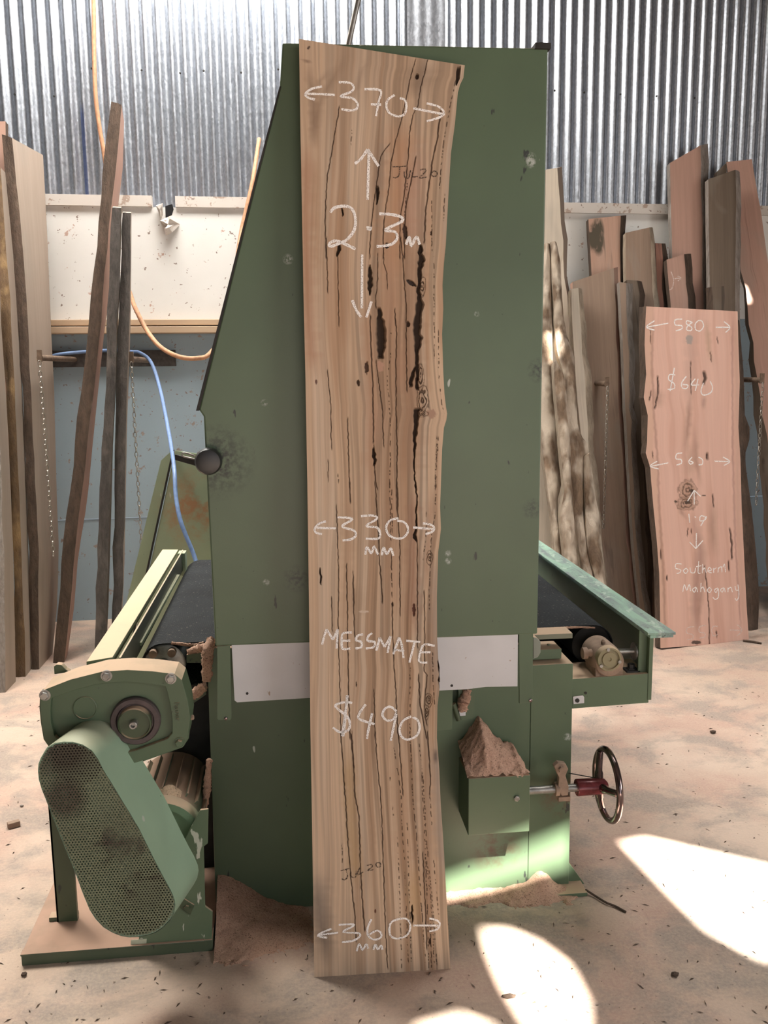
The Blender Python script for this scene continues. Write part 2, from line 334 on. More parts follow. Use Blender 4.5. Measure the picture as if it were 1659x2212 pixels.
# white lining boards standing in front of the corrugated sheets
def wquad(m, pts, off, th):
    q = [onW(x, y, off) for x, y in pts]; m.prism(q, (WK*.0, th, 0))
m = MB(); za = onW(520, 693).z; zb = onW(520, 452).z; zc = onW(520, 429).z
m.add([wallp(XL, za, .03), wallp(XR, za, .03), wallp(XR, zb, .03), wallp(XL, zb, .03), wallp(XL, za, .0), wallp(XR, za, .0), wallp(XR, zb, .0), wallp(XL, zb, .0)],
      [(0, 1, 2, 3), (4, 7, 6, 5), (3, 2, 6, 7), (0, 4, 5, 1)]); tag(m.build('trim_1', LIN_W), kind='structure')
m = MB(); bx = [XL, onW(330, 430).x, onW(345, 430).x, onW(352, 455).x, onW(368, 455).x, onW(372, 430).x, onW(380, 425).x, XR]
for i in (0, 6):
    a, b = bx[i], bx[i+1]; m.add([wallp(a, zb, .05), wallp(b, zb, .05), wallp(b, zc, .05), wallp(a, zc, .05), wallp(a, zb, 0), wallp(b, zb, 0), wallp(b, zc, 0), wallp(a, zc, 0)],
      [(0, 1, 2, 3), (3, 2, 6, 7), (0, 4, 5, 1), (4, 7, 6, 5), (0, 3, 7, 4), (1, 5, 6, 2)])
tag(m.build('trim_2', LIN_T), kind='structure')
zl = onW(300, 1117).z
m = MB(); m.add([wallp(XL, zl+.002, .02), wallp(XR, zl+.002, .02), wallp(XR, za, .02), wallp(XL, za, .02)], [(0, 1, 2, 3)]); m.add([wallp(XL, 0, .015), wallp(XR, 0, .015), wallp(XR, zl, .015), wallp(XL, zl, .015)], [(0, 1, 2, 3)])
tag(m.build('trim_3', LIN_B), kind='structure')
m = MB()
for (ya, yb, o1) in ((690, 703, .10), (705, 720, .13)):
    z1 = onW(300, ya, o1).z; z0 = onW(300, yb, o1).z
    a, b = XL, onW(520, 700).x; vv = [wallp(a, z0, o1), wallp(b, z0, o1), wallp(b, z1, o1), wallp(a, z1, o1), wallp(a, z0, 0.03), wallp(b, z0, 0.03), wallp(b, z1, 0.03), wallp(a, z1, 0.03)]
    m.add(vv, [(0, 1, 2, 3), (3, 2, 6, 7), (0, 4, 5, 1), (4, 7, 6, 5), (0, 3, 7, 4), (1, 5, 6, 2)])
tag(m.build('trim_4', LEDGE, bevel=.004), kind='structure')
# ================================================================== timbers
def interp_poly(P, n):
    P = [(float(a), float(b)) for a, b in P]; L = [0]
    for i in range(1, len(P)): L.append(L[-1]+math.hypot(P[i][0]-P[i-1][0], P[i][1]-P[i-1][1]))
    ts = np.linspace(0, L[-1], n); return np.interp(ts, L, [p[0] for p in P]), np.interp(ts, L, [p[1] for p in P])
TW = {}
def timber(name, label, L, R, Yb, gap, th=.045, OL=None, OR=None, mats=None, yaw=0.0, group=None, rough_edge=.004, bulge=0.0, rows=26, tl=.19, ridge=0.0):
    """L and R: photo outlines of the front face, top to bottom, on a plane leaning back to the wall; OL and OR: outer bark line on the plane of the back face."""
    rs = np.random.RandomState(abs(hash(label)) % 1000 if False else sum(ord(c) for c in label) % 9973)
    xt, yt = (L[0][0]+R[0][0])/2, (L[0][1]+R[0][1])/2
    P = onW(xt, yt, gap+th); zt = max(P.z, .5); Xc = P.x
    nrm = np.array([-yaw, 1.0, -tl]); c = Yb - yaw*Xc
    ln = np.linalg.norm(nrm); nn = Vector(nrm/ln)
    def side(Q, cc):
        xs, ys = interp_poly(Q, rows); p = onP_np(xs, ys, nrm, cc)
        p = [Vector(q) for q in p]
        a, b = p[-2], p[-1]
        b2 = b + (b-a)*((0.0-b.z)/(b.z-a.z)) if abs(b.z-a.z) > 1e-6 else b
        out = [p[0]]; 
        zs = np.linspace(p[0].z, 0, rows); pz = [q.z for q in p[::-1]]; 
        zsrc = np.array([q.z for q in p]+[b2.z]); ordr = np.argsort(zsrc); arr = np.array([tuple(q) for q in p]+[tuple(b2)])[ordr]; zsrc = zsrc[ordr]
        return [Vector((np.interp(z, zsrc, arr[:, 0]), np.interp(z, zsrc, arr[:, 1]), z)) for z in zs]
    l = side(L, c); r = side(R, c); cb = c + th*ln
    ol = side(OL, cb) if OL else [p + nn*th for p in l]
    orr = side(OR, cb) if OR else [p + nn*th for p in r]
    for q in (ol, orr): q[-1].z = 0.0
    nf = 7; vs = []; uvs = []; 
    per = nf+1 + 4
    jl = rs.randn(rows)*rough_edge*(1 if OL else .15); jr = rs.randn(rows)*rough_edge*(1 if OR else .15)
    for i in range(rows):
        d = (r[i]-l[i]); w = d.length; dn = d/max(w, 1e-6)
        a = l[i]+dn*jl[i]; b = r[i]+dn*jr[i]
        o1 = ol[i]+dn*jl[i]*1.5; o2 = orr[i]+dn*jr[i]*1.5
        row = [o1, (o1+a)/2 - dn*(bulge*.5+(.004 if OL else 0)) + nn*0.0]
        for k in range(nf+1):
            t = k/nf; p = a.lerp(b, t)
            if ridge: p = p - nn*ridge*math.sin(math.pi*t)*(1+.5*math.sin(i*.9+rs.rand()))
            row.append(p)
        row += [(o2+b)/2 + dn*(bulge*.5+(.004 if OR else 0)), o2]
        vs += row; v = l[i].z
        uo = rs_off[0]; cum = 0
        for q in range(len(row)):
            if q: cum += (row[q]-row[q-1]).length
            uvs.append((cum+uo, v+uo*3))
    fs = []; mi = []; per = nf+5
    for i in range(rows-1):
        for k in range(per-1):
            fs.append((i*per+k, (i+1)*per+k, (i+1)*per+k+1, i*per+k+1)); mi.append(1 if (k < 2 or k >= per-3) else 0)
        fs.append((i*per+per-1, (i+1)*per+per-1, (i+1)*per, i*per)); mi.append(1)
    fs.append(tuple(range(per))); mi.append(2); fs.append(tuple(range(rows*per-1, (rows-1)*per-1, -1))); mi.append(2)
    me = bpy.data.meshes.new(name); me.from_pydata([tuple(v) for v in vs], [], fs); me.polygons.foreach_set('material_index', mi)
    ul = me.uv_layers.new(name='UVMap'); 
    idx = np.zeros(len(me.loops), int); me.loops.foreach_get('vertex_index', idx); ul.data.foreach_set('uv', np.array(uvs, float)[idx].ravel())
    rs_off[0] += 1.37
    bm = bmesh.new(); bm.from_mesh(me); bmesh.ops.recalc_face_normals(bm, faces=bm.faces); bm.to_mesh(me); bm.free()
    o = link(name, me, mats, None, 40); tag(o, label, 'timber', group); o['_n'] = 0; del o['_n']
    return o, (nrm, c)
rs_off = [0.0]
PALE = wood('pale_weathered_timber', (.52, .45, .36), (.60, .52, .42), (.28, .20, .14)); PINK = wood('pink_sawn_timber', (.48, .285, .225), (.42, .26, .20), (.24, .13, .10), .8, .66)
TAN = wood('tan_sawn_timber', (.34, .235, .17), (.25, .175, .125), (.17, .11, .08)); BRN = wood('brown_sawn_timber', (.17, .125, .09), (.12, .088, .062), (.05, .035, .025))
CREAM = wood('cream_sawn_timber', (.36, .285, .23), (.30, .24, .195), (.30, .21, .15), .7, .70); REDW = wood('red_brown_timber', (.36, .17, .12), (.28, .14, .10), (.10, .05, .04))
END = wood('pale_end_grain', (.50, .40, .30), (.42, .33, .25), (.2, .15, .1)); 
BK_D = bark('dark_brown_bark', (.062, .040, .027), (.115, .075, .052), (.24, .18, .13), .66); BK_G = bark('grey_bark', (.26, .22, .19), (.36, .32, .29), (.50, .45, .40), .58)
BK_P = bark('bleached_bark', (.34, .27, .20), (.46, .38, .29), (.62, .52, .40), .50); BK_K = bark('charcoal_bark', (.055, .047, .042), (.10, .085, .075), (.17, .14, .12), .62)
BK_O = bark('orange_brown_bark', (.20, .12, .055), (.14, .09, .055), (.40, .26, .12), .55); DRIFT = bark('driftwood_surface', (.30, .21, .14), (.10, .065, .042), (.66, .57, .46), .43, 8)
GL = 'planks stacked upright at the left of the wall'; GR = 'timbers leaning in a rack along the right of the wall'
EC = lambda pts: [(1380+x/2.835, 640+y/2.835) for x, y in pts]
# left planks: the bark edge faces the camera, the sawn side runs back to the right, so each is a beam with a corner
def beam(name, label, Lf, Mc, Rt, Yb, gap, side_d, mats, group=None, rows=24, tl=.20):
    """Lf-Mc is the narrow edge (front plane), Mc-Rt the broad side running back by side_d metres."""
    xt, yt = (Lf[0][0]+Mc[0][0])/2, (Lf[0][1]+Mc[0][1])/2
    nrm = np.array([0, 1.0, -tl]); c = Yb
    def side(Q, cc):
        xs, ys = interp_poly(Q, rows*2); p = onP_np(xs, ys, nrm, cc); z = p[:, 2]; o = np.argsort(z)
        a, b = p[o][0], p[o][3]; ext = a + (b-a)*((0-a[2])/(b[2]-a[2])); p2 = np.vstack([ext[None], p[o]]) if a[2] > 0 else p[o]
        zs = np.linspace(p[:, 2].max(), 0, rows); return [Vector((np.interp(zz, p2[:, 2], p2[:, 0]), np.interp(zz, p2[:, 2], p2[:, 1]), zz)) for zz in zs]
    A = side(Lf, c); B = side(Mc, c); C = side(Rt, c+side_d); 
    rs = np.random.RandomState(len(label)); vs = []; uvs = []; D = []
    for i in range(rows):
        j = Vector((rs.randn()*.003, 0, 0)); m1 = A[i].lerp(B[i], .33)+Vector((0, rs.randn()*.004-.004, 0)); m2 = A[i].lerp(B[i], .66)+Vector((0, rs.randn()*.004-.004, 0))
        d = A[i] + (C[i]-B[i])
        row = [A[i]+j, m1, m2, B[i]+j*.5, B[i].lerp(C[i], .5), C[i], d]; vs += row; cum = 0
        for q in range(7):
            if q: cum += (row[q]-row[q-1]).length
            uvs.append((cum+rs_off[0], A[i].z))
    rs_off[0] += 1.7; per = 7; fs = []; mi = []
    for i in range(rows-1):
        for k in range(7):
            k2 = (k+1) % 7; fs.append((i*per+k, (i+1)*per+k, (i+1)*per+k2, i*per+k2)); mi.append(0 if k < 3 else 1)
    fs.append(tuple(range(per))); mi.append(2); fs.append(tuple(range(rows*per-1, (rows-1)*per-1, -1))); mi.append(2)
    me = bpy.data.meshes.new(name); me.from_pydata([tuple(v) for v in vs], [], fs); me.polygons.foreach_set('material_index', mi)
    ul = me.uv_layers.new(name='UVMap'); idx = np.zeros(len(me.loops), int); me.loops.foreach_get('vertex_index', idx); ul.data.foreach_set('uv', np.array(uvs, float)[idx].ravel())
    bm = bmesh.new(); bm.from_mesh(me); bmesh.ops.recalc_face_normals(bm, faces=bm.faces); bm.to_mesh(me); bm.free()
    o = link(name, me, mats, None, 40); return tag(o, label, 'timber', group)
beam('timber_plank', 'plank at the very left edge, cut off by the frame, grey at its foot',
     [(-70, 620), (-50, 690), (-45, 1000), (-42, 1180), (-40, 1510)], [(-22, 620), (-14, 700), (-5, 837), (2, 1000), (8, 1180), (10, 1315), (12, 1496)], [(0, 625), (2, 690), (12, 837), (19, 962), (23, 1056), (28, 1180), (32, 1353), (34, 1460)], onZ(12, 1496).y, .62, .16, (BK_G, CREAM, END), GL)
beam('timber_plank', 'second upright plank from the left with rusty bark edge and thin pale side',
     [(-22, 372), (-8, 560), (3, 680), (11, 837), (19, 962), (23, 1056), (28, 1181), (32, 1353), (35, 1458)], [(1, 362), (6, 442), (14, 549), (23, 655), (31, 837), (38, 993), (44, 1118), (48, 1276), (54, 1373), (56, 1462)], [(13, 374), (20, 442), (31, 549), (38, 655), (48, 837), (55, 993), (60, 1150), (65, 1300), (68, 1440)], onZ(56, 1462).y, .46, .13, (BK_O, CREAM, END), GL)
beam('timber_plank', 'tall broad pale plank with cracked top and dark bark edge',
     [(4, 290), (20, 442), (37, 676), (41, 727), (48.6, 837), (55, 993), (61, 1181), (68, 1440)], [(26, 298), (42, 442), (57, 634), (67, 852), (74, 993), (83, 1181), (84, 1446)], [(93, 335), (102, 506), (111, 727), (117, 837), (122, 1056), (127, 1180), (124, 1300), (114, 1405)], onZ(84, 1446).y, .22, .26, (BK_D, CREAM, END), GL)
timber('timber_plank', 'orange tinted plank top peeping behind the tall cracked plank', [(-40, 262), (-40, 1300)], [(12, 262), (24, 1300)], 5.0, .04, mats=(PINK, BK_D, END), group=GL, tl=.13)
beam('timber_post', 'tallest dark bark post, leaning to the right beside the white board',
     [(239, 219), (224, 336), (220, 449), (204, 561), (192, 692), (188, 743), (179, 805), (166, 931), (153, 1040), (138, 1150), (130, 1260), (116, 1411), (115, 1432)],
     [(262, 226), (250, 374), (239, 467), (224, 598), (219, 699), (213, 743), (200, 868), (183, 1009), (169, 1119), (160, 1213), (147, 1353), (139, 1432)],
     [(268, 262), (265, 374), (254, 450), (243, 600), (226, 711), (216, 805), (200, 962), (188, 1087), (169, 1197), (160, 1315), (144, 1425)], onZ(116, 1432).y, .06, .13, (BK_D, PINK, END), tl=.17)
beam('timber_post', 'dark post with peeling strips standing between the leaning post and the right dark post',
     [(242, 448), (236, 549), (232, 680), (229, 805), (219, 993), (213, 1150), (205, 1392)], [(261, 449), (256, 655), (253, 680), (250, 805), (242, 962), (237, 1119), (231, 1315), (228, 1390)], [(263, 447), (258, 655), (255, 680), (252, 805), (244, 962), (240, 1119), (234, 1315), (231, 1378)], 4.70, .40, .07, (BK_K, BRN, END), tl=.15)
beam('timber_post', 'rightmost of the dark posts, beside the orange hose and the blue wall',
     [(264, 459), (258, 655), (254, 805), (248, 993), (246, 1181), (242, 1360)], [(282, 460), (281, 655), (278, 774), (273, 899), (270, 1056), (267, 1213), (262, 1340)], [(284, 458), (283, 655), (280, 774), (275, 899), (272, 1056), (269, 1213), (264, 1330)], 4.74, .40, .06, (BK_K, CREAM, END), tl=.15)
# right rack, from the back to the front
T = timber
T('timber_slab', 'tall pink board at the right rear, slant-cut top, grey bark on its right', [(1447, 352), (1452, 560), (1460, 900), (1465, 1250)], [(1513, 314), (1519, 560), (1523, 900), (1528, 1250)], 5.12, .03, OR=[(1529, 311), (1532, 400), (1531, 500), (1533, 640), (1537, 900), (1542, 1250)], mats=(PINK, BK_G, END), group=GR)
T('timber_slab', 'small dark board top behind the slant-cut dark slab and the corner board', [(1549, 371), (1556, 1250)], [(1569, 352), (1580, 1250)], 5.13, .02, mats=(BRN, BK_D, BRN), group=GR)
T('timber_slab', 'wide pink board leaning left in the far right corner, with a spot of sunlight', [(1568, 350), (1580, 420), (1605, 600), (1636, 823), (1665, 1000), (1690, 1250)], [(1624, 344), (1635, 412), (1643, 450), (1660, 575), (1700, 830), (1730, 1000), (1780, 1250)], 5.05, .02, OL=[(1568, 352), (1578, 420), (1598, 590), (1612, 700), (1625, 850), (1640, 1000), (1660, 1250)], mats=(PINK, BRN, END), group=GR, tl=.205)
T('timber_slab', 'dark brown slant-cut slab with pale grey bark edge left of the corner board', [(1530, 387), (1533, 610), (1540, 900), (1550, 1250)], [(1590, 366), (1588, 560), (1587, 660), (1590, 900), (1600, 1250)], 4.98, .09, OR=[(1600, 371), (1599, 560), (1596, 660), (1600, 900), (1612, 1250)], mats=(BRN, BK_G, BRN), group=GR)
T('timber_slab', 'pink-brown board with two dark stains at its top, against the white lining', [(1271, 473), (1278, 594), (1285, 800), (1296, 1250)], [(1339, 466), (1340, 600), (1343, 800), (1352, 1250)], 5.12, .04, OR=[(1350, 465), (1349, 600), (1351, 800), (1362, 1250)], mats=(wood('stained_pink_timber', (.50, .31, .23), (.42, .26, .19), (.17, .11, .08), stains=(tuple(onY(1294, 497, 5.56)), tuple(onY(1284, 512, 5.55)), tuple(onY(1295, 520, 5.54)))), BK_D, END), group=GR)
T('timber_slab', 'brown streaked slab with pale bark edge right of the stained board', [(1351, 503), (1353, 650), (1360, 900), (1380, 1250)], [(1404, 491), (1408, 560), (1412, 680), (1420, 900), (1440, 1250)], 5.06, .07, OR=[(1412, 491), (1419, 571), (1424, 662), (1432, 900), (1452, 1250)], mats=(TAN, BK_P, END), group=GR)
T('timber_slab', 'narrow red board with rough bark between the streaked slab and the chalk-marked board', [(1415, 525), (1422, 662), (1430, 900), (1445, 1250)], [(1430, 526), (1433, 662), (1441, 900), (1456, 1250)], 5.10, .10, OR=[(1439, 526), (1448, 662), (1456, 900), (1470, 1250)], mats=(REDW, BK_D, END), group=GR)
zer, zpl = T('timber_slab', 'short pink board with a faint chalk arrow, behind the priced slab', [(1440, 561), (1449, 662), (1455, 900), (1465, 1250)], [(1478, 549), (1485, 662), (1492, 900), (1502, 1250)], 5.00, .16, OR=[(1493, 548), (1500, 662), (1508, 900), (1518, 1250)], mats=(PINK, BK_D, END), group=GR)
T('timber_slab', 'short grey-brown offcut slab showing just above the priced slab at its right', [(1537, 620), (1540, 665), (1550, 1250)], [(1564, 618), (1570, 665), (1580, 1250)], 4.88, .22, OL=[(1524, 622), (1524, 665), (1530, 1250)], mats=(BRN, BK_D, END), group=GR)
T('timber_slab', 'greenish board top behind the grey-barked tan board', [(1354, 605), (1368, 820), (1384, 1300)], [(1378, 606), (1386, 820), (1400, 1300)], 4.98, .20, OR=[(1389, 608), (1394, 820), (1410, 1300)], mats=(BRN, BK_D, END), group=GR)
T('timber_slab', 'narrow tan board with blue-grey bark, just left of the priced slab', [(1338, 609), (1345, 740), (1352, 900), (1360, 1050), (1370, 1200), (1386, 1345)], [(1352, 611), (1357, 740), (1363, 900), (1371, 1118), (1380, 1230), (1396, 1345)], 4.90, .26, OR=[(1366, 613), (1369, 740), (1374, 900), (1383, 1118), (1392, 1230), (1408, 1345)], mats=(TAN, BK_G, END), group=GR)
T('timber_slab', 'broad brown slant-topped slab behind the steel peg and hanging chain', [(1237, 609), (1245, 800), (1256, 1000), (1290, 1345)], [(1326, 579), (1331, 700), (1336, 850), (1345, 1000), (1355, 1180), (1372, 1345)], 4.98, .22, OR=[(1335, 577), (1338, 700), (1346, 850), (1354, 1018), (1366, 1180), (1384, 1345)], mats=(TAN, PINK, END), group=GR)
T('timber_slab', 'pale smooth board rising above the driftwood slabs against the green machine', [(1180, 366), (1172, 700), (1160, 1000), (1150, 1330)], [(1204, 363), (1210, 440), (1217, 560), (1225, 640), (1232, 740), (1238, 1000), (1262, 1330)], 5.04, .12, OR=[(1214, 360), (1219, 440), (1222, 500), (1229, 620), (1236, 740), (1243, 1000), (1270, 1330)], mats=(PALE, CREAM, END), group=GR)
GD = 'bleached driftwood slabs beside the machine'
T('driftwood_slab', 'straight bleached slab with speckled bark, rightmost of the driftwood group', [(1234, 624), (1236, 700), (1240, 760), (1247, 860), (1256, 951), (1268, 1078), (1288, 1345)], [(1250, 622), (1254, 700), (1258, 760), (1264, 860), (1272, 960), (1284, 1100), (1300, 1345)], 4.88, .38, th=.06, OR=[(1258, 624), (1264, 680), (1268, 740), (1279, 870), (1283, 960), (1297, 1108), (1303, 1180), (1317, 1350)], mats=(PALE, BK_P, END), group=GD)
T('driftwood_slab', 'gnarled bleached slab with a spur sticking out to the right, lit by a sun spot', [(1189, 524), (1194, 620), (1198, 700), (1203, 760), (1219, 812), (1225, 900), (1232, 970), (1235, 1060), (1239, 1120), (1249, 1178), (1262, 1250), (1278, 1345)], [(1202, 524), (1210, 560), (1214, 640), (1218, 690), (1228, 735), (1239, 762), (1242, 800), (1245, 860), (1248, 919), (1256, 943), (1273, 960), (1271, 982), (1259, 1018), (1260, 1078), (1260, 1118), (1266, 1160), (1280, 1240), (1292, 1350)], 4.78, .44, th=.05, mats=(DRIFT, BK_P, END), group=GD, rows=60, ridge=.02)
T('driftwood_slab', 'knobbly brown and bleached slab nearest to the green machine', [(1170, 528), (1168, 740), (1170, 963), (1178, 1018), (1186, 1078), (1192, 1118), (1196, 1178), (1208, 1260), (1216, 1340)], [(1188, 528), (1191, 640), (1193, 740), (1194, 780), (1198, 843), (1203, 880), (1207, 919), (1208, 979), (1213, 1028), (1212, 1056), (1204, 1074), (1207, 1118), (1212, 1178), (1222, 1260), (1230, 1345)], 4.80, .48, th=.05, mats=(DRIFT, BK_P, END), group=GD, rows=60, ridge=.02)
T('driftwood_slab', 'short pointed grey driftwood piece in the middle of the group', [(1197, 782), (1197, 820), (1203, 880), (1208, 939), (1213, 999), (1219, 1058), (1214, 1088), (1210, 1108), (1212, 1138), (1217, 1178), (1225, 1240), (1238, 1345)], [(1202, 782), (1219, 810), (1223, 849), (1225, 899), (1230, 939), (1233, 969), (1233, 1018), (1237, 1058), (1237, 1094), (1240, 1118), (1243, 1178), (1252, 1250), (1262, 1350)], 4.70, .62, th=.05, mats=(DRIFT, BK_P, END), group=GD, rows=60, ridge=.022)
T('driftwood_slab', 'lower driftwood offcut with bark ridges, right of the gnarled slab', [(1262, 985), (1263, 1060), (1265, 1118), (1268, 1180), (1286, 1250), (1296, 1355)], [(1274, 978), (1282, 1040), (1288, 1080), (1295, 1112), (1300, 1180), (1308, 1250), (1318, 1360)], 4.76, .60, th=.05, mats=(DRIFT, BK_P, END), group=GD, rows=40, ridge=.02)
T('timber_post', 'dark knotted bark post standing right of the priced slab', [(1575, 690), (1580, 900), (1595, 1200), (1600, 1360)], [(1597, 693), (1606, 802), (1609, 900), (1620, 922), (1619, 955), (1610, 975), (1611, 1010), (1624, 1100), (1632, 1180), (1638, 1257), (1640, 1300), (1637, 1362)], 4.86, .30, th=.06, mats=(BK_D, BK_D, END), rows=50, ridge=.02)

# ================================================================== painted slabs (grain, veins and cracks as vertex colour, cracks cut as real relief)
def VC(name, rough=.62):
    k = N(name); a = k.n('VertexColor', layer_name='Col'); k.bump(k.noise(k.geo((1, 1, .15)), 220, 3), .12, .0015); return k.done(a.outputs[0], .75, 0, .2)
def painted_slab(name, parent, Lp, Rp, plane, th, nc, nr, cfun, mat, sidemat, depthscale=.012, edge=.0):
    nrm, c = plane; ln = np.linalg.norm(nrm); nn = np.array(nrm)/ln
    t = np.linspace(0, 1, nr); yl = Lp[0][1]+(Lp[-1][1]-Lp[0][1])*t; yr = Rp[0][1]+(Rp[-1][1]-Rp[0][1])*t
    xl = np.interp(yl, [p[1] for p in Lp], [p[0] for p in Lp]); xr = np.interp(yr, [p[1] for p in Rp], [p[0] for p in Rp])
    u = np.linspace(0, 1, nc); X = xl[:, None]*(1-u)+xr[:, None]*u; Y = yl[:, None]*(1-u)+yr[:, None]*u
    col, dep = cfun(X, Y, np.broadcast_to(u, X.shape), np.broadcast_to(t[:, None], X.shape))
    P = onP_np(X, Y, nrm, c).reshape(nr, nc, 3)
    P = P + nn*(dep[..., None]*depthscale)
    P[-1, :, 2] = np.maximum(P[-1, :, 2], 0)
    # round the two long edges slightly
    border = [(0, j) for j in range(nc)] + [(i, nc-1) for i in range(1, nr)] + [(nr-1, j) for j in range(nc-2, -1, -1)] + [(i, 0) for i in range(nr-2, 0, -1)]
    V = P.reshape(-1, 3); nb = len(border); bi = np.array([i*nc+j for i, j in border]); B = onP_np(X, Y, nrm, c).reshape(-1, 3)[bi] + nn*th; B[:, 2] = np.maximum(B[:, 2], 0.0)
    verts = np.vstack([V, B]); n0 = len(V)
    I, J = np.meshgrid(np.arange(nr-1), np.arange(nc-1), indexing='ij'); a = (I*nc+J).ravel(); F = np.stack([a, a+nc, a+nc+1, a+1], 1)
    k = np.arange(nb); k2 = (k+1) % nb; G = np.stack([bi[k], bi[k2], n0+k2, n0+k], 1)
    quads = np.vstack([F, G]); nq = len(quads)
    me = bpy.data.meshes.new(name); me.vertices.add(len(verts)); me.vertices.foreach_set('co', verts.ravel())
    loops = np.concatenate([quads.ravel(), (n0+np.arange(nb))]); me.loops.add(len(loops)); me.loops.foreach_set('vertex_index', loops.astype(np.int32))
    me.polygons.add(nq+1); st = np.concatenate([np.arange(nq)*4, [nq*4]]); me.polygons.foreach_set('loop_start', st.astype(np.int32))
    tot = np.concatenate([np.full(nq, 4), [nb]]); me.polygons.foreach_set('loop_total', tot.astype(np.int32))
    mi = np.concatenate([np.zeros(len(F)), np.ones(len(G)), [1]]).astype(np.int32); me.polygons.foreach_set('material_index', mi)
    me.update(calc_edges=True); me.validate()
    ca = me.color_attributes.new('Col', 'FLOAT_COLOR', 'POINT'); cc = np.ones((len(verts), 4)); cc[:n0, :3] = np.clip(col.reshape(-1, 3), 0, 1); cc[n0:, :3] = (.3, .2, .14)
    ca.data.foreach_set('color', cc.ravel())
    return link(name, me, [mat, sidemat], parent, 30)
OFF = {'A': (600, 60, 3.607), 'B': (600, 500, 3.607), 'C': (600, 1040, 3.607), 'D': (600, 1580, 3.607), 'E': (1380, 640, 2.835)}
def q(s, pts):
    ox, oy, k = OFF[s]; return [(ox+p[0]/k, oy+p[1]/k) + tuple(p[2:]) for p in pts]
def lay(col, dep, X, Y, pts, w, colr, alpha=1.0, soft=.5, deep=0.0, dash=0.0, seed=0, jit=.6):
    """a streak that follows a mostly vertical line; pts = (x, y[, half width])"""
    pts = sorted(pts, key=lambda p: p[1]); ys = [p[1] for p in pts]; xs = [p[0] for p in pts]; ws = [p[2] if len(p) > 2 else w for p in pts]
    r = (Y >= ys[0]-3) & (Y <= ys[-1]+3)
    xv = np.interp(Y[r], ys, xs) + (vnoise(Y[r]/7.0, Y[r]*0+seed, seed+5)-.5)*2*jit; wv = np.interp(Y[r], ys, ws)
    wv = wv*(.7+.6*vnoise(Y[r]/9.0, Y[r]*0+3.3, seed+9)); d = np.abs(X[r]-xv)/np.maximum(wv, .3)
    a = np.clip((1+soft-d)/(2*soft+1e-3), 0, 1)*alpha
    fl = min(60, (ys[-1]-ys[0])*.35) if soft > 1 else 6
    e = np.clip(np.minimum(Y[r]-ys[0], ys[-1]-Y[r])/fl+(0 if soft > 1 else .5), 0, 1); a = a*e
    if dash: a = a*np.clip((vnoise(Y[r]/3.2, Y[r]*0+1.7, seed+3)-dash)*6, 0, 1)
    a = a[:, None]; col[r] = col[r]*(1-a)+np.array(colr)*a
    if deep: dep[r] = np.maximum(dep[r], a[:, 0]*deep)
def blob(col, dep, X, Y, cx, cy, rx, ry, colr, alpha=1, deep=0, rot=0, seed=0):
    c, s = math.cos(rot), math.sin(rot); dx = X-cx; dy = Y-cy; U = (dx*c+dy*s)/rx; V_ = (-dx*s+dy*c)/ry
    d = np.sqrt(U*U+V_*V_) + (vnoise(X/3., Y/3., seed)-.5)*.5; a = np.clip((1.05-d)*4, 0, 1)*alpha
    col[:] = col*(1-a[..., None])+np.array(colr)*a[..., None]
    if deep: dep[:] = np.maximum(dep, a*deep)
DKV = (.045, .025, .017)
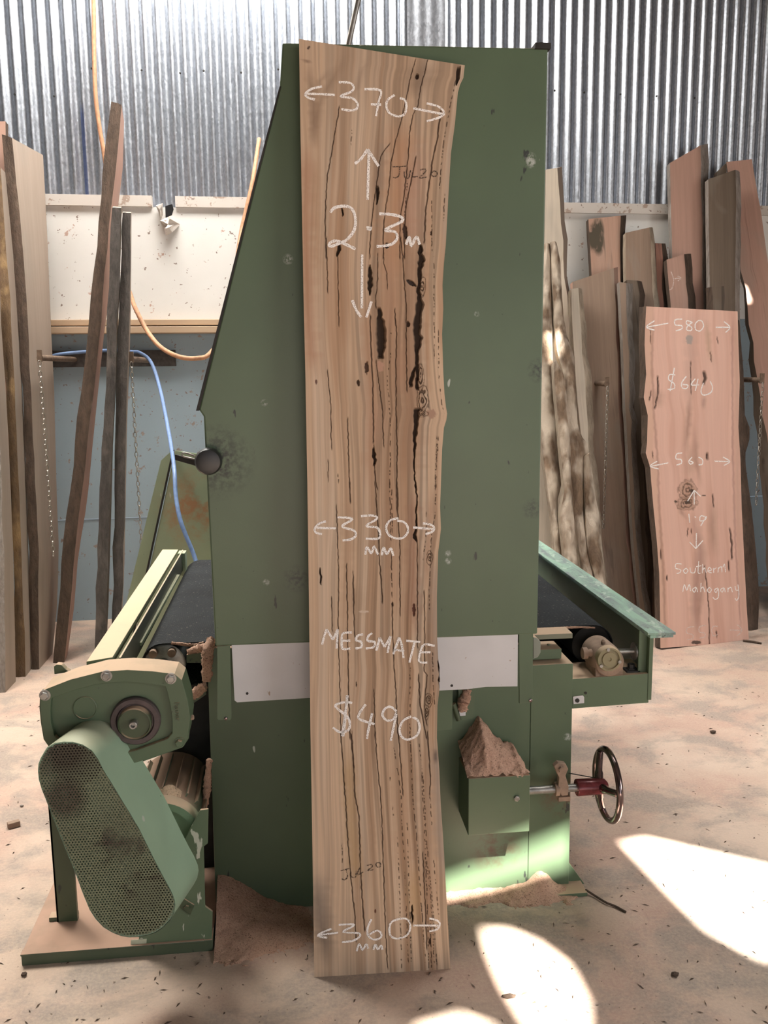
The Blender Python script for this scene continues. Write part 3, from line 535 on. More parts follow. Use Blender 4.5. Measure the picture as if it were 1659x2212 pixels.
def main_col(X, Y, u, t):
    base = np.array((.66, .49, .35)); pal = np.array((.70, .565, .44)); brn = np.array((.40, .25, .155)); red = np.array((.40, .22, .14))
    warp = (fbm(u*3, t*4, 3)-.5)*.10; g = u+warp
    col = np.ones(X.shape+(3,))*base
    n = fbm(g*14, t*2.2, 11); a = np.clip((n-.45)*4, 0, 1)[..., None]*.75; col = col*(1-a)+pal*a
    n = fbm(g*22, t*3.0, 21); a = (np.clip((n-.48)*5, 0, 1)*np.clip(.25+u*1.1, 0, 1))[..., None]*.85; col = col*(1-a)+brn*a
    # heart zone right of the middle is browner
    a = (np.exp(-((u-.60)/.23)**2)*(.45+.5*np.exp(-((t-.36)/.16)**2))*np.clip(1.15-t*.8, 0, 1))[..., None]; col = col*(1-a)+np.array((.44, .285, .185))*a
    n = vnoise(g*130, t*9, 31); col = col*(1-.17*n[..., None]); n = vnoise(g*300, t*22, 33); col = col*(1-.07*n[..., None])
    n = np.clip((fbm(g*48+4, t*5, 61, 2)-.50)*5, 0, 1)*np.clip(.35+.9*u, 0, 1); col = col*(1-.34*n[..., None])*np.array((1, 1-0, 1)) + n[..., None]*.0
    n = np.clip((vnoise(g*18+9, t*4, 71)-.62)*6, 0, 1)*np.exp(-((t-.33)/.25)**2); a = n[..., None]*.55; col = col*(1-a)+np.array((.40, .235, .14))*a
    a = (np.clip((.16-t)*7, 0, 1)*np.clip(fbm(g*8, t*7, 81)*1.6-.3, 0, 1))[..., None]*.55; col = col*(1-a)+np.array((.33, .235, .165))*a
    dep = np.zeros(X.shape)
    gl = lambda s, p, w, c_, al, sd: lay(col, dep, X, Y, q(s, p), w, c_, al, 1.3, 0, 0, sd, 1.5)
    # broad soft figure
    for i, (s, p, w, c_, al) in enumerate([
        ('B', [(215, -700), (225, -300), (215, 0), (230, 500), (260, 900), (290, 1180)], 11, red, .75), ('B', [(300, -600), (300, 0), (310, 450)], 7, brn, .5),
        ('A', [(240, 280), (255, 420), (280, 620), (282, 950)], 6, (.20, .13, .09), .7), ('A', [(540, 190), (450, 360), (370, 490), (320, 620), (295, 800), (285, 960)], 7, (.24, .16, .11), .6),
        ('A', [(420, 300), (330, 420), (270, 560)], 6, (.26, .18, .13), .5), ('A', [(720, 200), (650, 350), (615, 480), (585, 620)], 5, (.27, .19, .14), .5), ('A', [(180, 240), (230, 255), (245, 280)], 6, (.16, .10, .08), .7),
        ('A', [(1120, 240), (1100, 400), (1060, 560)], 20, (.22, .155, .11), .7), ('A', [(1000, 700), (960, 1000), (930, 1300), (900, 1700), (905, 2000)], 20, (.45, .25, .145), .75),
        ('A', [(1100, 850), (1060, 1150), (1050, 1500), (1060, 1800)], 16, (.42, .255, .19), .7), ('A', [(830, 880), (790, 1100), (770, 1400)], 8, (.28, .20, .15), .6),
        ('B', [(1050, 0), (1045, 400), (1040, 800), (1045, 1400), (1030, 2010)], 17, (.33, .205, .135), .8), ('B', [(880, 100), (880, 500), (900, 900)], 11, (.44, .265, .175), .7),
        ('B', [(700, 520), (715, 1000), (740, 1500), (700, 2000)], 10, (.43, .265, .175), .7), ('B', [(770, 1300), (780, 1700)], 12, (.42, .27, .19), .5), ('B', [(960, 800), (955, 1300)], 10, (.42, .25, .165), .6),
        ('C', [(1050, 0), (1055, 500), (1060, 900), (1065, 1250)], 9, (.33, .185, .125), .8), ('C', [(900, 0), (905, 500), (900, 1100)], 12, (.42, .27, .18), .6), ('C', [(560, 0), (540, 900), (540, 1700)], 7, (.40, .26, .17), .6),
        ('C', [(600, 780), (620, 980), (640, 1060)], 11, (.34, .24, .16), .55), ('C', [(1205, 0), (1170, 500), (1150, 900)], 8, (.36, .22, .15), .6), ('D', [(545, 100), (560, 500), (590, 900), (615, 1250)], 9, (.42, .28, .14), .7),
        ('D', [(960, 100), (980, 700), (990, 1200)], 14, (.43, .27, .17), .65), ('D', [(1140, 0), (1170, 700), (1190, 1500)], 16, (.36, .23, .15), .65), ('D', [(1060, 1000), (1070, 1600)], 9, (.46, .30, .15), .7),
        ('D', [(310, 1100), (320, 1350), (370, 1700), (380, 1850)], 13, (.14, .11, .09), .85), ('D', [(300, 1000), (330, 1200), (345, 1600)], 16, (.30, .25, .21), .5), ('D', [(740, 620), (745, 1100)], 4, (.36, .24, .16), .6),
        ('D', [(1225, 40), (1245, 300), (1255, 560), (1280, 900), (1300, 1200)], 8, (.33, .28, .24), .75), ('D', [(1228, 130), (1230, 260)], 3, (.06, .05, .05), .8),
        ('C', [(1240, 500), (1225, 900), (1225, 1300), (1245, 1700)], 8, (.36, .29, .24), .7), ('A', [(1345, 700), (1330, 1000), (1305, 1400), (1290, 1800)], 6, (.44, .36, .29), .6)]):
        gl(s, p, w, c_, al, 40+i)
    # gum veins and cracks
    V_ = [('A', [(480, 610), (465, 700), (430, 900), (410, 1020), (385, 1150), (375, 1300), (368, 1500), (375, 1800)], 1.1), ('B', [(378, 40), (385, 300), (390, 480)], .8), ('A', [(1075, 240), (1030, 400), (1000, 560), (960, 720), (920, 870), (880, 1050), (865, 1250), (840, 1400), (825, 1550), (820, 1800)], 1.0),
          ('B', [(820, 40), (825, 250), (850, 330), (855, 450)], .8), ('A', [(1170, 240), (1150, 330), (1115, 450), (1090, 610), (1050, 680), (1025, 830), (1015, 1000), (1000, 1170), (975, 1350), (955, 1480), (950, 1800)], 1.0),
          ('B', [(955, 40), (975, 200), (985, 400), (1000, 600), (1000, 900), (1005, 1250)], 1.1), ('A', [(1075, 1000), (1040, 1180), (1000, 1380), (985, 1560), (985, 1800)], 1.2), ('A', [(1270, 640), (1245, 850), (1205, 1040), (1170, 1280), (1150, 1450), (1140, 1680)], 1.4),
          ('A', [(870, 900), (800, 1000), (785, 1100), (765, 1250), (745, 1380), (730, 1500), (720, 1650), (715, 1800)], 1.0), ('B', [(720, 650), (725, 900), (740, 1200), (745, 1500), (745, 1650)], 1.3), ('B', [(465, 200), (470, 450), (475, 740)], .9),
          ('B', [(775, 170), (780, 330), (770, 450), (762, 520), (765, 600)], .9), ('B', [(385, 1080), (410, 1300), (415, 1600), (422, 1700)], .9), ('B', [(545, 1450), (550, 1700), (555, 1900), (562, 2010)], 1.0), ('C', [(560, 0), (565, 170)], 1.1),
          ('B', [(390, 1780), (393, 1950)], .7), ('B', [(755, 1860), (762, 1950), (775, 2010)], 1.2), ('C', [(755, 0), (775, 250), (785, 400), (790, 600), (805, 800), (815, 950)], 1.2), ('B', [(765, 1000), (790, 1200), (815, 1400), (825, 1680)], .9),
          ('B', [(910, 600), (925, 800), (920, 1050), (920, 1400), (930, 1700), (925, 2010)], 1.1), ('C', [(925, 0), (930, 100, 2.2), (930, 200, 1.8), (940, 300, 1), (950, 500, 1), (950, 800, 1), (955, 1050, .8)], 1.1),
          ('C', [(455, 180), (465, 400), (475, 800), (470, 1100), (480, 1500), (485, 1700), (492, 2010)], .9), ('C', [(535, 640), (540, 900), (545, 1300), (550, 1600), (563, 2010)], 1.1), ('C', [(420, 900), (425, 1170)], .9),
          ('C', [(585, 700, .8), (590, 850, 1.5), (590, 1000, 1.4), (600, 1220, .8)], 1), ('C', [(750, 1620), (755, 1800), (758, 2010)], .9), ('C', [(1085, 470), (1088, 800), (1088, 1300)], 1.0), ('C', [(1095, 1500), (1110, 1750), (1150, 1950), (1163, 2010)], 1.3),
          ('D', [(490, 0), (510, 300), (530, 600), (545, 850), (570, 1150), (600, 1450), (610, 1640)], 1.2), ('D', [(565, 0), (590, 250), (600, 500), (630, 650), (637, 850), (645, 1100), (660, 1350), (675, 1560)], 1.3), ('D', [(575, 0), (595, 280)], .8),
          ('D', [(760, 0), (775, 280), (800, 480), (810, 700), (820, 1000), (830, 1300), (845, 1700), (855, 1850)], 1.0), ('C', [(890, 940), (893, 1100), (905, 1450), (920, 1650), (930, 1850), (938, 2010)], 1.1), ('D', [(938, 0), (965, 350), (975, 500)], 1.1),
          ('D', [(1165, 0), (1190, 350), (1185, 500)], 1.2), ('D', [(1130, 940), (1150, 1400), (1160, 1700)], .9), ('B', [(750, 1660), (755, 1860)], .9), ('C', [(1140, 850), (1145, 1100), (1140, 1480), (1165, 1510), (1150, 1650), (1140, 1750), (1160, 1900)], 1.0)]
    for i, (s, p, w) in enumerate(V_): lay(col, dep, X, Y, q(s, p), w, DKV, .92, .45, .15, 0, 100+i, .8)
    Dsh = [('A', [(1385, 400), (1340, 620), (1310, 780), (1285, 950), (1270, 1100), (1260, 1250)]), ('A', [(1200, 1340), (1200, 1740)]), ('A', [(1300, 1300), (1290, 1500)]), ('A', [(575, 790), (570, 910)]), ('A', [(1010, 1180), (985, 1480)]),
           ('B', [(880, 780), (880, 960), (855, 1120), (855, 1200), (870, 1350), (878, 1600), (875, 1850), (870, 2010)]), ('C', [(870, 0), (875, 150), (880, 400), (885, 650), (890, 900)]), ('C', [(885, 40), (893, 400)]), ('B', [(1215, 200), (1220, 1000)]), ('B', [(1250, 770), (1255, 1150), (1280, 1350), (1300, 1420)]),
           ('B', [(1250, 1600), (1235, 1850), (1228, 2010)]), ('B', [(1240, 1600), (1225, 2010)]), ('C', [(1235, 0), (1225, 250), (1195, 450), (1190, 650), (1180, 850), (1180, 1000)]), ('C', [(1155, 240), (1155, 430), (1130, 620)]), ('C', [(1205, 1330), (1210, 1600), (1225, 1750)]),
           ('D', [(905, 130), (940, 350), (960, 500), (970, 780), (985, 1000)]), ('D', [(930, 830), (940, 1000), (950, 1300), (965, 1850)]), ('D', [(1030, 0), (1050, 500), (1080, 800), (1100, 1100), (1120, 1400), (1150, 1800)]), ('D', [(1100, 80), (1130, 350), (1150, 700), (1170, 1000)]),
           ('D', [(1120, 300), (1150, 900), (1165, 1400), (1175, 1850)]), ('D', [(1160, 1000), (1200, 1400), (1220, 1850)]), ('D', [(1180, 1080), (1210, 1400), (1240, 1820)]), ('D', [(1215, 1000), (1240, 1300), (1255, 1450)]), ('D', [(1005, 700), (1020, 1100), (1040, 1800)]), ('D', [(990, 1100), (1015, 1800)]),
           ('D', [(1185, 500), (1200, 750)]), ('D', [(500, 880), (502, 1030)]), ('D', [(895, 590), (902, 690)]), ('D', [(875, 330), (875, 380)]), ('B', [(470, 1890), (470, 1960)]), ('D', [(1190, 1450), (1195, 1850)]), ('C', [(1030, 1450), (1030, 2000)])]
    for i, (s, p) in enumerate(Dsh): lay(col, dep, X, Y, q(s, p), .9, DKV, .9, .45, .1, .42, 200+i, .8)
    W_ = [('B', [(470, 100, 3), (475, 140, 3.5), (463, 190, 1.5)]), ('A', [(500, 1405, 1.2), (505, 1460, 1.2)]), ('A', [(775, 1235, 2), (780, 1280, 3.5), (770, 1370, 1)]), ('A', [(1415, 300, 3.6), (1410, 360, 4.5), (1395, 440, 1.5)]),
          ('B', [(715, 265, 2), (722, 340, 5), (718, 420, 4.5), (712, 490, 1.5)]), ('B', [(787, 595, 3), (795, 680, 6), (803, 800, 8.5), (808, 900, 8), (803, 985, 6)]),
          ('B', [(1110, 100, 2), (1112, 180, 5), (1120, 230, 8), (1105, 300, 4), (1100, 380, 3), (1098, 480, 3), (1105, 570, 7), (1095, 650, 6), (1085, 750, 7), (1092, 830, 7), (1085, 950, 4), (1083, 1050, 3), (1088, 1150, 3), (1090, 1230, 3)]),
          ('B', [(1085, 1380, 7), (1080, 1450, 5), (1072, 1560, 4), (1068, 1640, 3), (1066, 1720, 1.5), (1063, 1800, 1.5), (1065, 1900, 1.2), (1080, 2010, 1.2)]), ('C', [(1070, 0, 1.2), (1085, 110, 1.2), (1080, 250, 1.2), (1080, 370, 1.5), (1065, 440, 3.5), (1080, 470, 1)]),
          ('B', [(1072, 1050, 2), (1050, 1130, 3.2), (1032, 1205, 3)]), ('B', [(742, 1690, 1.5), (752, 1740, 4), (755, 1780, 3.2), (750, 1820, 2)]), ('C', [(333, 680, 1), (335, 740, 1.8), (335, 800, 1)]), ('C', [(1250, 1400, 1), (1262, 1500, 2), (1255, 1600, 1)]), ('D', [(1043, 1360, .8), (1048, 1430, 2), (1045, 1500, .8)])]
    for i, (s, p) in enumerate(W_): lay(col, dep, X, Y, q(s, p), 3, (.030, .020, .015), .97, .3, 1.0, 0, 300+i, 1.6)
    for (s, cx, cy, rx, ry, ro, c_, dp) in [('A', 1085, 380, 13, 22, 0, DKV, .6), ('A', 992, 1585, 18, 60, -.15, (.07, .045, .035), .5), ('A', 850, 1700, 14, 22, 0, DKV, .6), ('A', 240, 155, 10, 16, .6, (.12, .08, .06), 0), ('B', 1040, 400, 16, 42, -1.0, (.05, .035, .03), .5),
        ('B', 1016, 722, 13, 28, 0, DKV, .5), ('B', 692, 1060, 16, 48, 0, (.10, .06, .045), .5), ('B', 627, 1178, 12, 24, 0, (.08, .05, .035), .5), ('B', 300, 1172, 9, 22, 0, (.16, .09, .07), 0), ('B', 1195, 1420, 42, 38, 0, (.40, .26, .19), 0), ('C', 1060, 1000, 13, 50, 0, (.12, .05, .035), .3),
        ('C', 893, 958, 8, 16, 0, DKV, .3), ('C', 612, 1580, 5, 26, 0, DKV, 0), ('D', 760, 1398, 8, 18, 0, (.12, .05, .03), 0), ('B', 1090, 1150, 12, 16, 0, DKV, .4), ('A', 1195, 1600, 8, 20, 0, DKV, .2), ('D', 1185, 1640, 9, 30, 0, DKV, .2), ('B', 800, 1050, 30, 45, 0, (.46, .28, .20), 0), ('C', 665, 1015, 42, 10, 0, (.60, .49, .40), 0)]:
        ox, oy, k = OFF[s]; blob(col, dep, X, Y, ox+cx/k, oy+cy/k, rx/k, ry/k, c_, 1, dp, ro, 7)
    # burl swirls along the main crack
    for (s, cx, cy, rx, ry) in [('B', 1122, 430, 30, 80), ('B', 1125, 1310, 50, 110), ('B', 1112, 1130, 26, 110), ('C', 1180, 590, 26, 60), ('C', 1175, 1700, 34, 60), ('B', 1130, 1420, 40, 30), ('C', 1160, 1800, 20, 60)]:
        ox, oy, k = OFF[s]; dx = (X-ox-cx/k)/(rx/k); dy = (Y-oy-cy/k)/(ry/k); d = np.sqrt(dx*dx+dy*dy)+(fbm(X/9, Y/14, 5)-.5)*.7
        a = (np.clip(1.05-d, 0, 1) > 0)*np.clip((np.sin(d*15)-.25)*2.2, 0, 1)*.85*np.clip((1.05-d)*5, 0, 1); col = col*(1-a[..., None])+np.array((.06, .035, .022))*a[..., None]; dep = np.maximum(dep, a*.25)
    return col, dep
LP = [(646, 84), (648.5, 254), (652.7, 476), (656, 660), (659.6, 805), (663, 999), (663.8, 1040), (666.5, 1234), (669.3, 1456), (670.7, 1580), (674.9, 1829.5), (679, 2111)]
RP = [(1004, 141), (1001, 168), (994, 182), (989, 200), (982.6, 268), (974, 332), (968.7, 420), (963, 530), (959, 569), (956, 616), (957.6, 666), (955, 722), (957.6, 805), (960, 850), (963.5, 880), (966, 893.7), (964, 908), (959, 924), (955, 971), (952, 1057), (950.7, 1095), (952.5, 1142), (950, 1165), (946.5, 1192), (943.8, 1289), (944.5, 1380), (946.5, 1422), (951, 1450), (950, 1483), (945, 1525), (943.8, 1594), (949, 1663), (952, 1735), (957.6, 1815), (963, 1912), (972.9, 2093)]
b1 = onZ(679, 2111); b2 = onZ(973, 2093); ks = (b2.y-b1.y)/(b2.x-b1.x); TL = .031
SL_N = np.array([-ks, 1.0, -TL]); SL_C = b1.y - ks*b1.x
slab = empty('timber_slab', (b1+b2)/2, 'tall pale slab with dark veins and chalk numbers leaning on the green machine', 'timber')
SLM = VC('veined_timber_face'); SLS = wood('slab_edge_timber', (.36, .27, .20), (.30, .22, .16), (.1, .07, .05))
painted_slab('board', slab, LP, RP, (SL_N, SL_C), .044, 300, 1500, main_col, SLM, SLS)
def ribbons(name, strokes, plane, w, mat, parent, off=.0012, label=None):
    nrm, c = plane; ln = np.linalg.norm(nrm); nn = Vector(np.array(nrm)/ln); m = MB(); rs = random.Random(3)
    for st in strokes:
        P = catmull([onP(x, y, nrm, c) - nn*off for x, y in st], 5)
        P2 = [P[0]]
        for p in P[1:]:
            if (p-P2[-1]).length > .0015: P2.append(p)
        P = P2
        if len(P) < 2: continue
        L_ = []; R_ = []
        for i, p in enumerate(P):
            t = (P[min(i+1, len(P)-1)]-P[max(i-1, 0)]).normalized(); s = t.cross(nn).normalized()*w*.5*(.85+.3*rs.random()); L_.append(p+s); R_.append(p-s)
        n = len(P); m.add(L_+R_, [(i, i+1, n+i+1, n+i) for i in range(n-1)])
    o = m.build(name, mat, parent, smooth=None)
    if label: o['label'] = label
    return o
SP = (SL_N, SL_C)
ribbons('chalk_marking', [q('A', s) for s in [[(445, 525), (330, 518), (215, 515)], [(345, 460), (270, 475), (215, 515), (235, 545), (290, 560)], [(475, 425), (560, 430), (592, 465), (570, 500), (490, 535), (580, 550), (622, 595), (610, 635), (560, 645), (495, 635)],
    [(675, 480), (800, 490), (785, 580), (765, 690)], [(725, 598), (805, 600)], [(910, 525), (860, 560), (845, 610), (870, 665), (930, 690), (980, 680), (1000, 640), (1000, 590), (985, 560), (950, 550)], [(1055, 628), (1290, 675)], [(1160, 590), (1250, 615), (1295, 660), (1270, 695), (1160, 730)]]], SP, .0050, CHALK, slab, label='white chalk arrows and number 370')
ribbons('chalk_marking', [q('A', [(700, 1340), (710, 960)]), q('A', [(600, 1060), (650, 1020), (700, 948)]), q('A', [(700, 948), (740, 1010), (785, 1080)]), q('A', [(410, 1440), (440, 1405), (510, 1390), (570, 1405), (602, 1470), (598, 1570), (540, 1650), (480, 1680), (410, 1705), (405, 1680), (440, 1662), (490, 1670), (605, 1725)]),
    q('A', [(690, 1555), (735, 1562)]), q('A', [(692, 1565), (728, 1575)]), q('A', [(790, 1450), (880, 1455), (960, 1475), (965, 1510), (835, 1575), (910, 1590), (930, 1640), (880, 1690), (770, 1705)]), q('A', [(1000, 1690), (1025, 1630), (1040, 1700), (1080, 1630), (1105, 1690)]),
    q('B', [(657, 180), (655, 600)]), q('B', [(580, 535), (610, 610), (650, 668)]), q('B', [(730, 545), (690, 670)])], SP, .0065, CHALK, slab, label='white chalk vertical arrows and length 2.3 m')
ribbons('chalk_marking', [q('C', s) for s in [[(455, 365), (290, 360)], [(375, 310), (320, 330), (288, 370), (300, 400), (345, 408)], [(465, 278), (560, 285), (575, 300), (500, 350), (590, 380), (608, 420), (570, 450), (505, 458)], [(648, 270), (740, 265), (772, 290), (690, 345), (775, 360), (797, 410), (780, 445), (685, 445)],
    [(940, 288), (880, 300), (845, 350), (860, 410), (910, 440), (970, 440), (1010, 400), (1010, 350), (980, 315), (930, 305)], [(1055, 358), (1210, 370)], [(1130, 325), (1200, 340), (1218, 370), (1195, 395), (1150, 410)], [(682, 570), (695, 510), (730, 560), (750, 505), (780, 570)], [(810, 575), (825, 515), (850, 565), (880, 520), (900, 578)]]], SP, .0055, CHALK, slab, label='white chalk width 330 mm')
ribbons('chalk_marking', [q('C', s) for s in [[(345, 1270), (362, 1205), (380, 1150)], [(380, 1150), (430, 1232)], [(430, 1232), (468, 1150)], [(468, 1150), (458, 1300)], [(578, 1175), (520, 1180), (500, 1200), (500, 1290), (520, 1305), (565, 1300)], [(500, 1240), (565, 1240)], [(665, 1190), (625, 1200), (610, 1235), (650, 1250), (650, 1290), (605, 1300)],
    [(735, 1180), (705, 1205), (700, 1240), (755, 1250), (745, 1290), (685, 1300)], [(768, 1318), (795, 1215)], [(795, 1215), (832, 1290)], [(832, 1290), (880, 1205)], [(880, 1205), (855, 1335)], [(900, 1345), (945, 1215)], [(945, 1215), (965, 1270), (980, 1375)], [(905, 1310), (985, 1320)], [(1000, 1240), (1110, 1250)], [(1068, 1245), (1025, 1410)],
    [(1222, 1280), (1140, 1270), (1110, 1330), (1100, 1395), (1130, 1410), (1165, 1410)], [(1115, 1330), (1190, 1330)]]], SP, .0055, CHALK, slab, label='white chalk word MESSMATE')
ribbons('chalk_marking', [q('C', s) for s in [[(580, 1725), (530, 1718), (460, 1735), (455, 1760), (540, 1830), (562, 1890), (545, 1940), (480, 1950), (430, 1915)], [(543, 1665), (520, 1850), (502, 1985)], [(541, 1668), (525, 1850), (510, 1985)], [(685, 1735), (640, 1800), (635, 1850), (755, 1890)], [(735, 1805), (705, 1940), (695, 2005)],
    [(925, 1790), (880, 1755), (835, 1770), (815, 1820), (850, 1860), (900, 1850), (925, 1800), (905, 1900), (880, 2020)], [(1040, 1830), (980, 1860), (950, 1920), (960, 1980), (1010, 2010), (1080, 1980), (1105, 1920), (1090, 1860), (1050, 1835)]]], SP, .0060, CHALK, slab, label='white chalk price $490')
ribbons('chalk_marking', [q('D', s) for s in [[(470, 1565), (320, 1585)], [(420, 1535), (345, 1565), (312, 1590), (345, 1600), (385, 1605)], [(475, 1505), (580, 1500), (585, 1515), (510, 1560), (630, 1570), (635, 1600), (580, 1630), (500, 1640)], [(730, 1460), (700, 1530), (705, 1590), (750, 1620), (800, 1605), (805, 1570), (770, 1550), (715, 1580)],
    [(960, 1455), (890, 1480), (870, 1530), (880, 1590), (930, 1612), (1000, 1590), (1030, 1540), (1025, 1480), (990, 1455), (950, 1460)], [(1055, 1510), (1250, 1510)], [(1180, 1455), (1240, 1470), (1262, 1500), (1240, 1540), (1180, 1555)], [(615, 1710), (635, 1655), (660, 1700), (690, 1655), (705, 1690)], [(745, 1700), (760, 1660), (780, 1695), (805, 1665), (815, 1700)]]], SP, .0052, CHALK, slab, label='white chalk width 360 mm')
ribbons('pencil_marking', [q('D', s) for s in [[(490, 1085), (560, 1065)], [(530, 1070), (545, 1130), (520, 1155), (500, 1145)], [(570, 1090), (575, 1130), (605, 1135), (612, 1085)], [(640, 1060), (620, 1115), (665, 1095)], [(695, 1045), (730, 1035), (735, 1055), (700, 1085), (745, 1075)], [(775, 1020), (800, 1025), (800, 1050), (775, 1055), (765, 1035), (775, 1020)]]], SP, .0026, PENCIL, slab, label='dark hand lettering JUL 20 near the foot')
ribbons('pencil_marking', [q('A', s) for s in [[(890, 1085), (1000, 1080)], [(950, 1085), (945, 1150), (920, 1170), (895, 1165)], [(985, 1120), (990, 1165), (1020, 1170), (1035, 1110)], [(1055, 1110), (1045, 1160), (1090, 1160)], [(1110, 1110), (1145, 1100), (1150, 1125), (1105, 1170), (1160, 1165)], [(1215, 1115), (1240, 1125), (1240, 1150), (1215, 1160), (1195, 1140), (1215, 1115)]]], SP, .0026, PENCIL, slab, label='dark hand lettering JUL 20 near the top')
# ---- the priced mahogany slab
s1 = onZ(1426, 1400); s2 = onZ(1617, 1386); kp = .20; PN = np.array([-kp, 1.0, -.155]); PC = (s1.y+s2.y)/2 - kp*(s1.x+s2.x)/2
def ps_col(X, Y, u, t):
    col = np.ones(X.shape+(3,))*np.array((.72, .465, .375)); g = u+(fbm(u*3, t*4, 8)-.5)*.10
    a = np.clip((fbm(g*10, t*2, 12)-.45)*4, 0, 1)[..., None]*.6; col = col*(1-a)+np.array((.78, .52, .42))*a
    a = np.clip((fbm(g*16, t*2.5, 15)-.55)*5, 0, 1)[..., None]*.5; col = col*(1-a)+np.array((.60, .34, .26))*a
    col = col*(1-.06*vnoise(g*120, t*8, 3)[..., None]); dep = np.zeros(X.shape)
    def L_(p, w, c_, al, so=1.2, dp=0, ds=0, sd=0): lay(col, dep, X, Y, q('E', p), w, c_, al, so, dp, ds, sd, .8)
    sap = np.clip((.085-u+(fbm(t*9, t*0+.5, 6)-.5)*.05)*40, 0, 1)[..., None]*.65; col = col*(1-sap)+np.array((.60, .39, .29))*sap
    L_([(90, 62), (80, 400), (90, 700), (115, 1000), (125, 1300), (150, 1700), (165, 2150)], 2.0, (.33, .19, .14), .7)
    L_([(575, 90), (572, 400), (575, 1000), (590, 1500), (630, 2110)], 1.6, (.36, .2, .17), .7); L_([(595, 90), (600, 600), (605, 1300), (650, 2110)], 5, (.56, .36, .28), .7)
    for i, (p, w, c_, al) in enumerate([([(310, 90), (320, 400), (310, 700)], 8, (.46, .30, .25), .5), ([(320, 560), (300, 800), (280, 1000)], 4, (.30, .17, .12), .7), ([(345, 780), (350, 1000), (385, 1180)], 4, (.36, .22, .16), .6), ([(400, 600), (395, 700)], 3, (.33, .2, .15), .6), ([(415, 130), (430, 330), (450, 430)], 4, (.38, .25, .15), .6),
        ([(330, 880), (310, 1060), (300, 1150)], 9, (.45, .29, .22), .6), ([(320, 1320), (355, 1440), (380, 1560), (350, 1800), (340, 2100)], 7, (.36, .22, .18), .7), ([(455, 1230), (450, 1400), (460, 1620)], 6, (.40, .26, .19), .7), ([(380, 1560), (400, 1700), (370, 1900), (350, 2100)], 4, (.36, .22, .17), .6),
        ([(240, 1250), (265, 1330), (290, 1370)], 4, (.33, .2, .15), .7), ([(110, 560), (120, 690)], 8, (.38, .24, .18), .7)]): L_(p, w, c_, al, 1.2, 0, 0, 20+i)
    for i, (p, w) in enumerate([([(318, 400), (320, 600)], .9), ([(118, 490), (120, 590), (98, 690)], 1.6), ([(400, 460), (408, 500), (400, 540)], 3.6), ([(405, 1650), (430, 1900), (435, 2140)], 1.1), ([(558, 1420), (572, 1520), (570, 1610)], 2.0), ([(550, 1620), (553, 1680)], 1.5), ([(420, 960), (418, 1000)], 2.2), ([(72, 200), (74, 290)], .8), ([(75, 580), (68, 640)], 1.2),
        ([(133, 1550), (138, 1610)], .9), ([(172, 1710), (173, 1740)], 1.4), ([(455, 1215), (460, 1290)], 1.4), ([(300, 1420), (298, 1470)], .9), ([(320, 1425), (322, 1455)], 1.0), ([(480, 250), (485, 290)], 1.0), ([(440, 340), (445, 400)], .8), ([(85, 950), (88, 990)], .8), ([(475, 2050), (480, 2090)], 1.2)]):
        L_(p, w, (.05, .03, .025), .9, .4, .6, 0, 50+i)
    for (cx, cy, rx, ry) in [(300, 1190, 60, 80), (295, 1270, 70, 50)]:
        dx = (X-1380-cx/2.835)/(rx/2.835); dy = (Y-640-cy/2.835)/(ry/2.835); d = np.sqrt(dx*dx+dy*dy)+(fbm(X/6, Y/8, 5)-.5)*.6
        a = np.clip((1-d)*3, 0, 1)*.55; col = col*(1-a[..., None])+np.array((.35, .22, .15))*a[..., None]; a = np.clip((np.sin(d*16)-.1)*2, 0, 1)*np.clip((1-d)*4, 0, 1)*.7; col = col*(1-a[..., None])+np.array((.10, .06, .045))*a[..., None]; dep = np.maximum(dep, a*.3)
    for (cx, cy, rx, ry) in [(300, 1262, 22, 12), (225, 1258, 10, 8), (320, 1190, 16, 10), (350, 2120, 34, 12), (400, 1220, 14, 4), (310, 265, 22, 34)]:
        blob(col, dep, X, Y, 1380+cx/2.835, 640+cy/2.835, rx/2.835, ry/2.835, (.07, .05, .04) if cy != 265 else (.38, .33, .30), .9, 0, 0, 3)
    return col, dep
PL = EC([(45, 62), (38, 200), (35, 300), (45, 480), (30, 620), (55, 730), (50, 900), (42, 960), (70, 1050), (75, 1130), (90, 1300), (110, 1500), (125, 1700), (130, 1950), (132, 2155)])
PR = EC([(605, 92), (610, 300), (618, 520), (610, 800), (622, 1000), (630, 1300), (640, 1500), (650, 1700), (660, 1900), (675, 2117)])
ps = empty('timber_slab', (s1+s2)/2, 'pink live-edge slab chalked with sizes and its wood name, before the rack', 'timber', None)
painted_slab('board', ps, PL, PR, (PN, PC), .05, 130, 560, ps_col, VC('pink_timber_face'), BK_D)
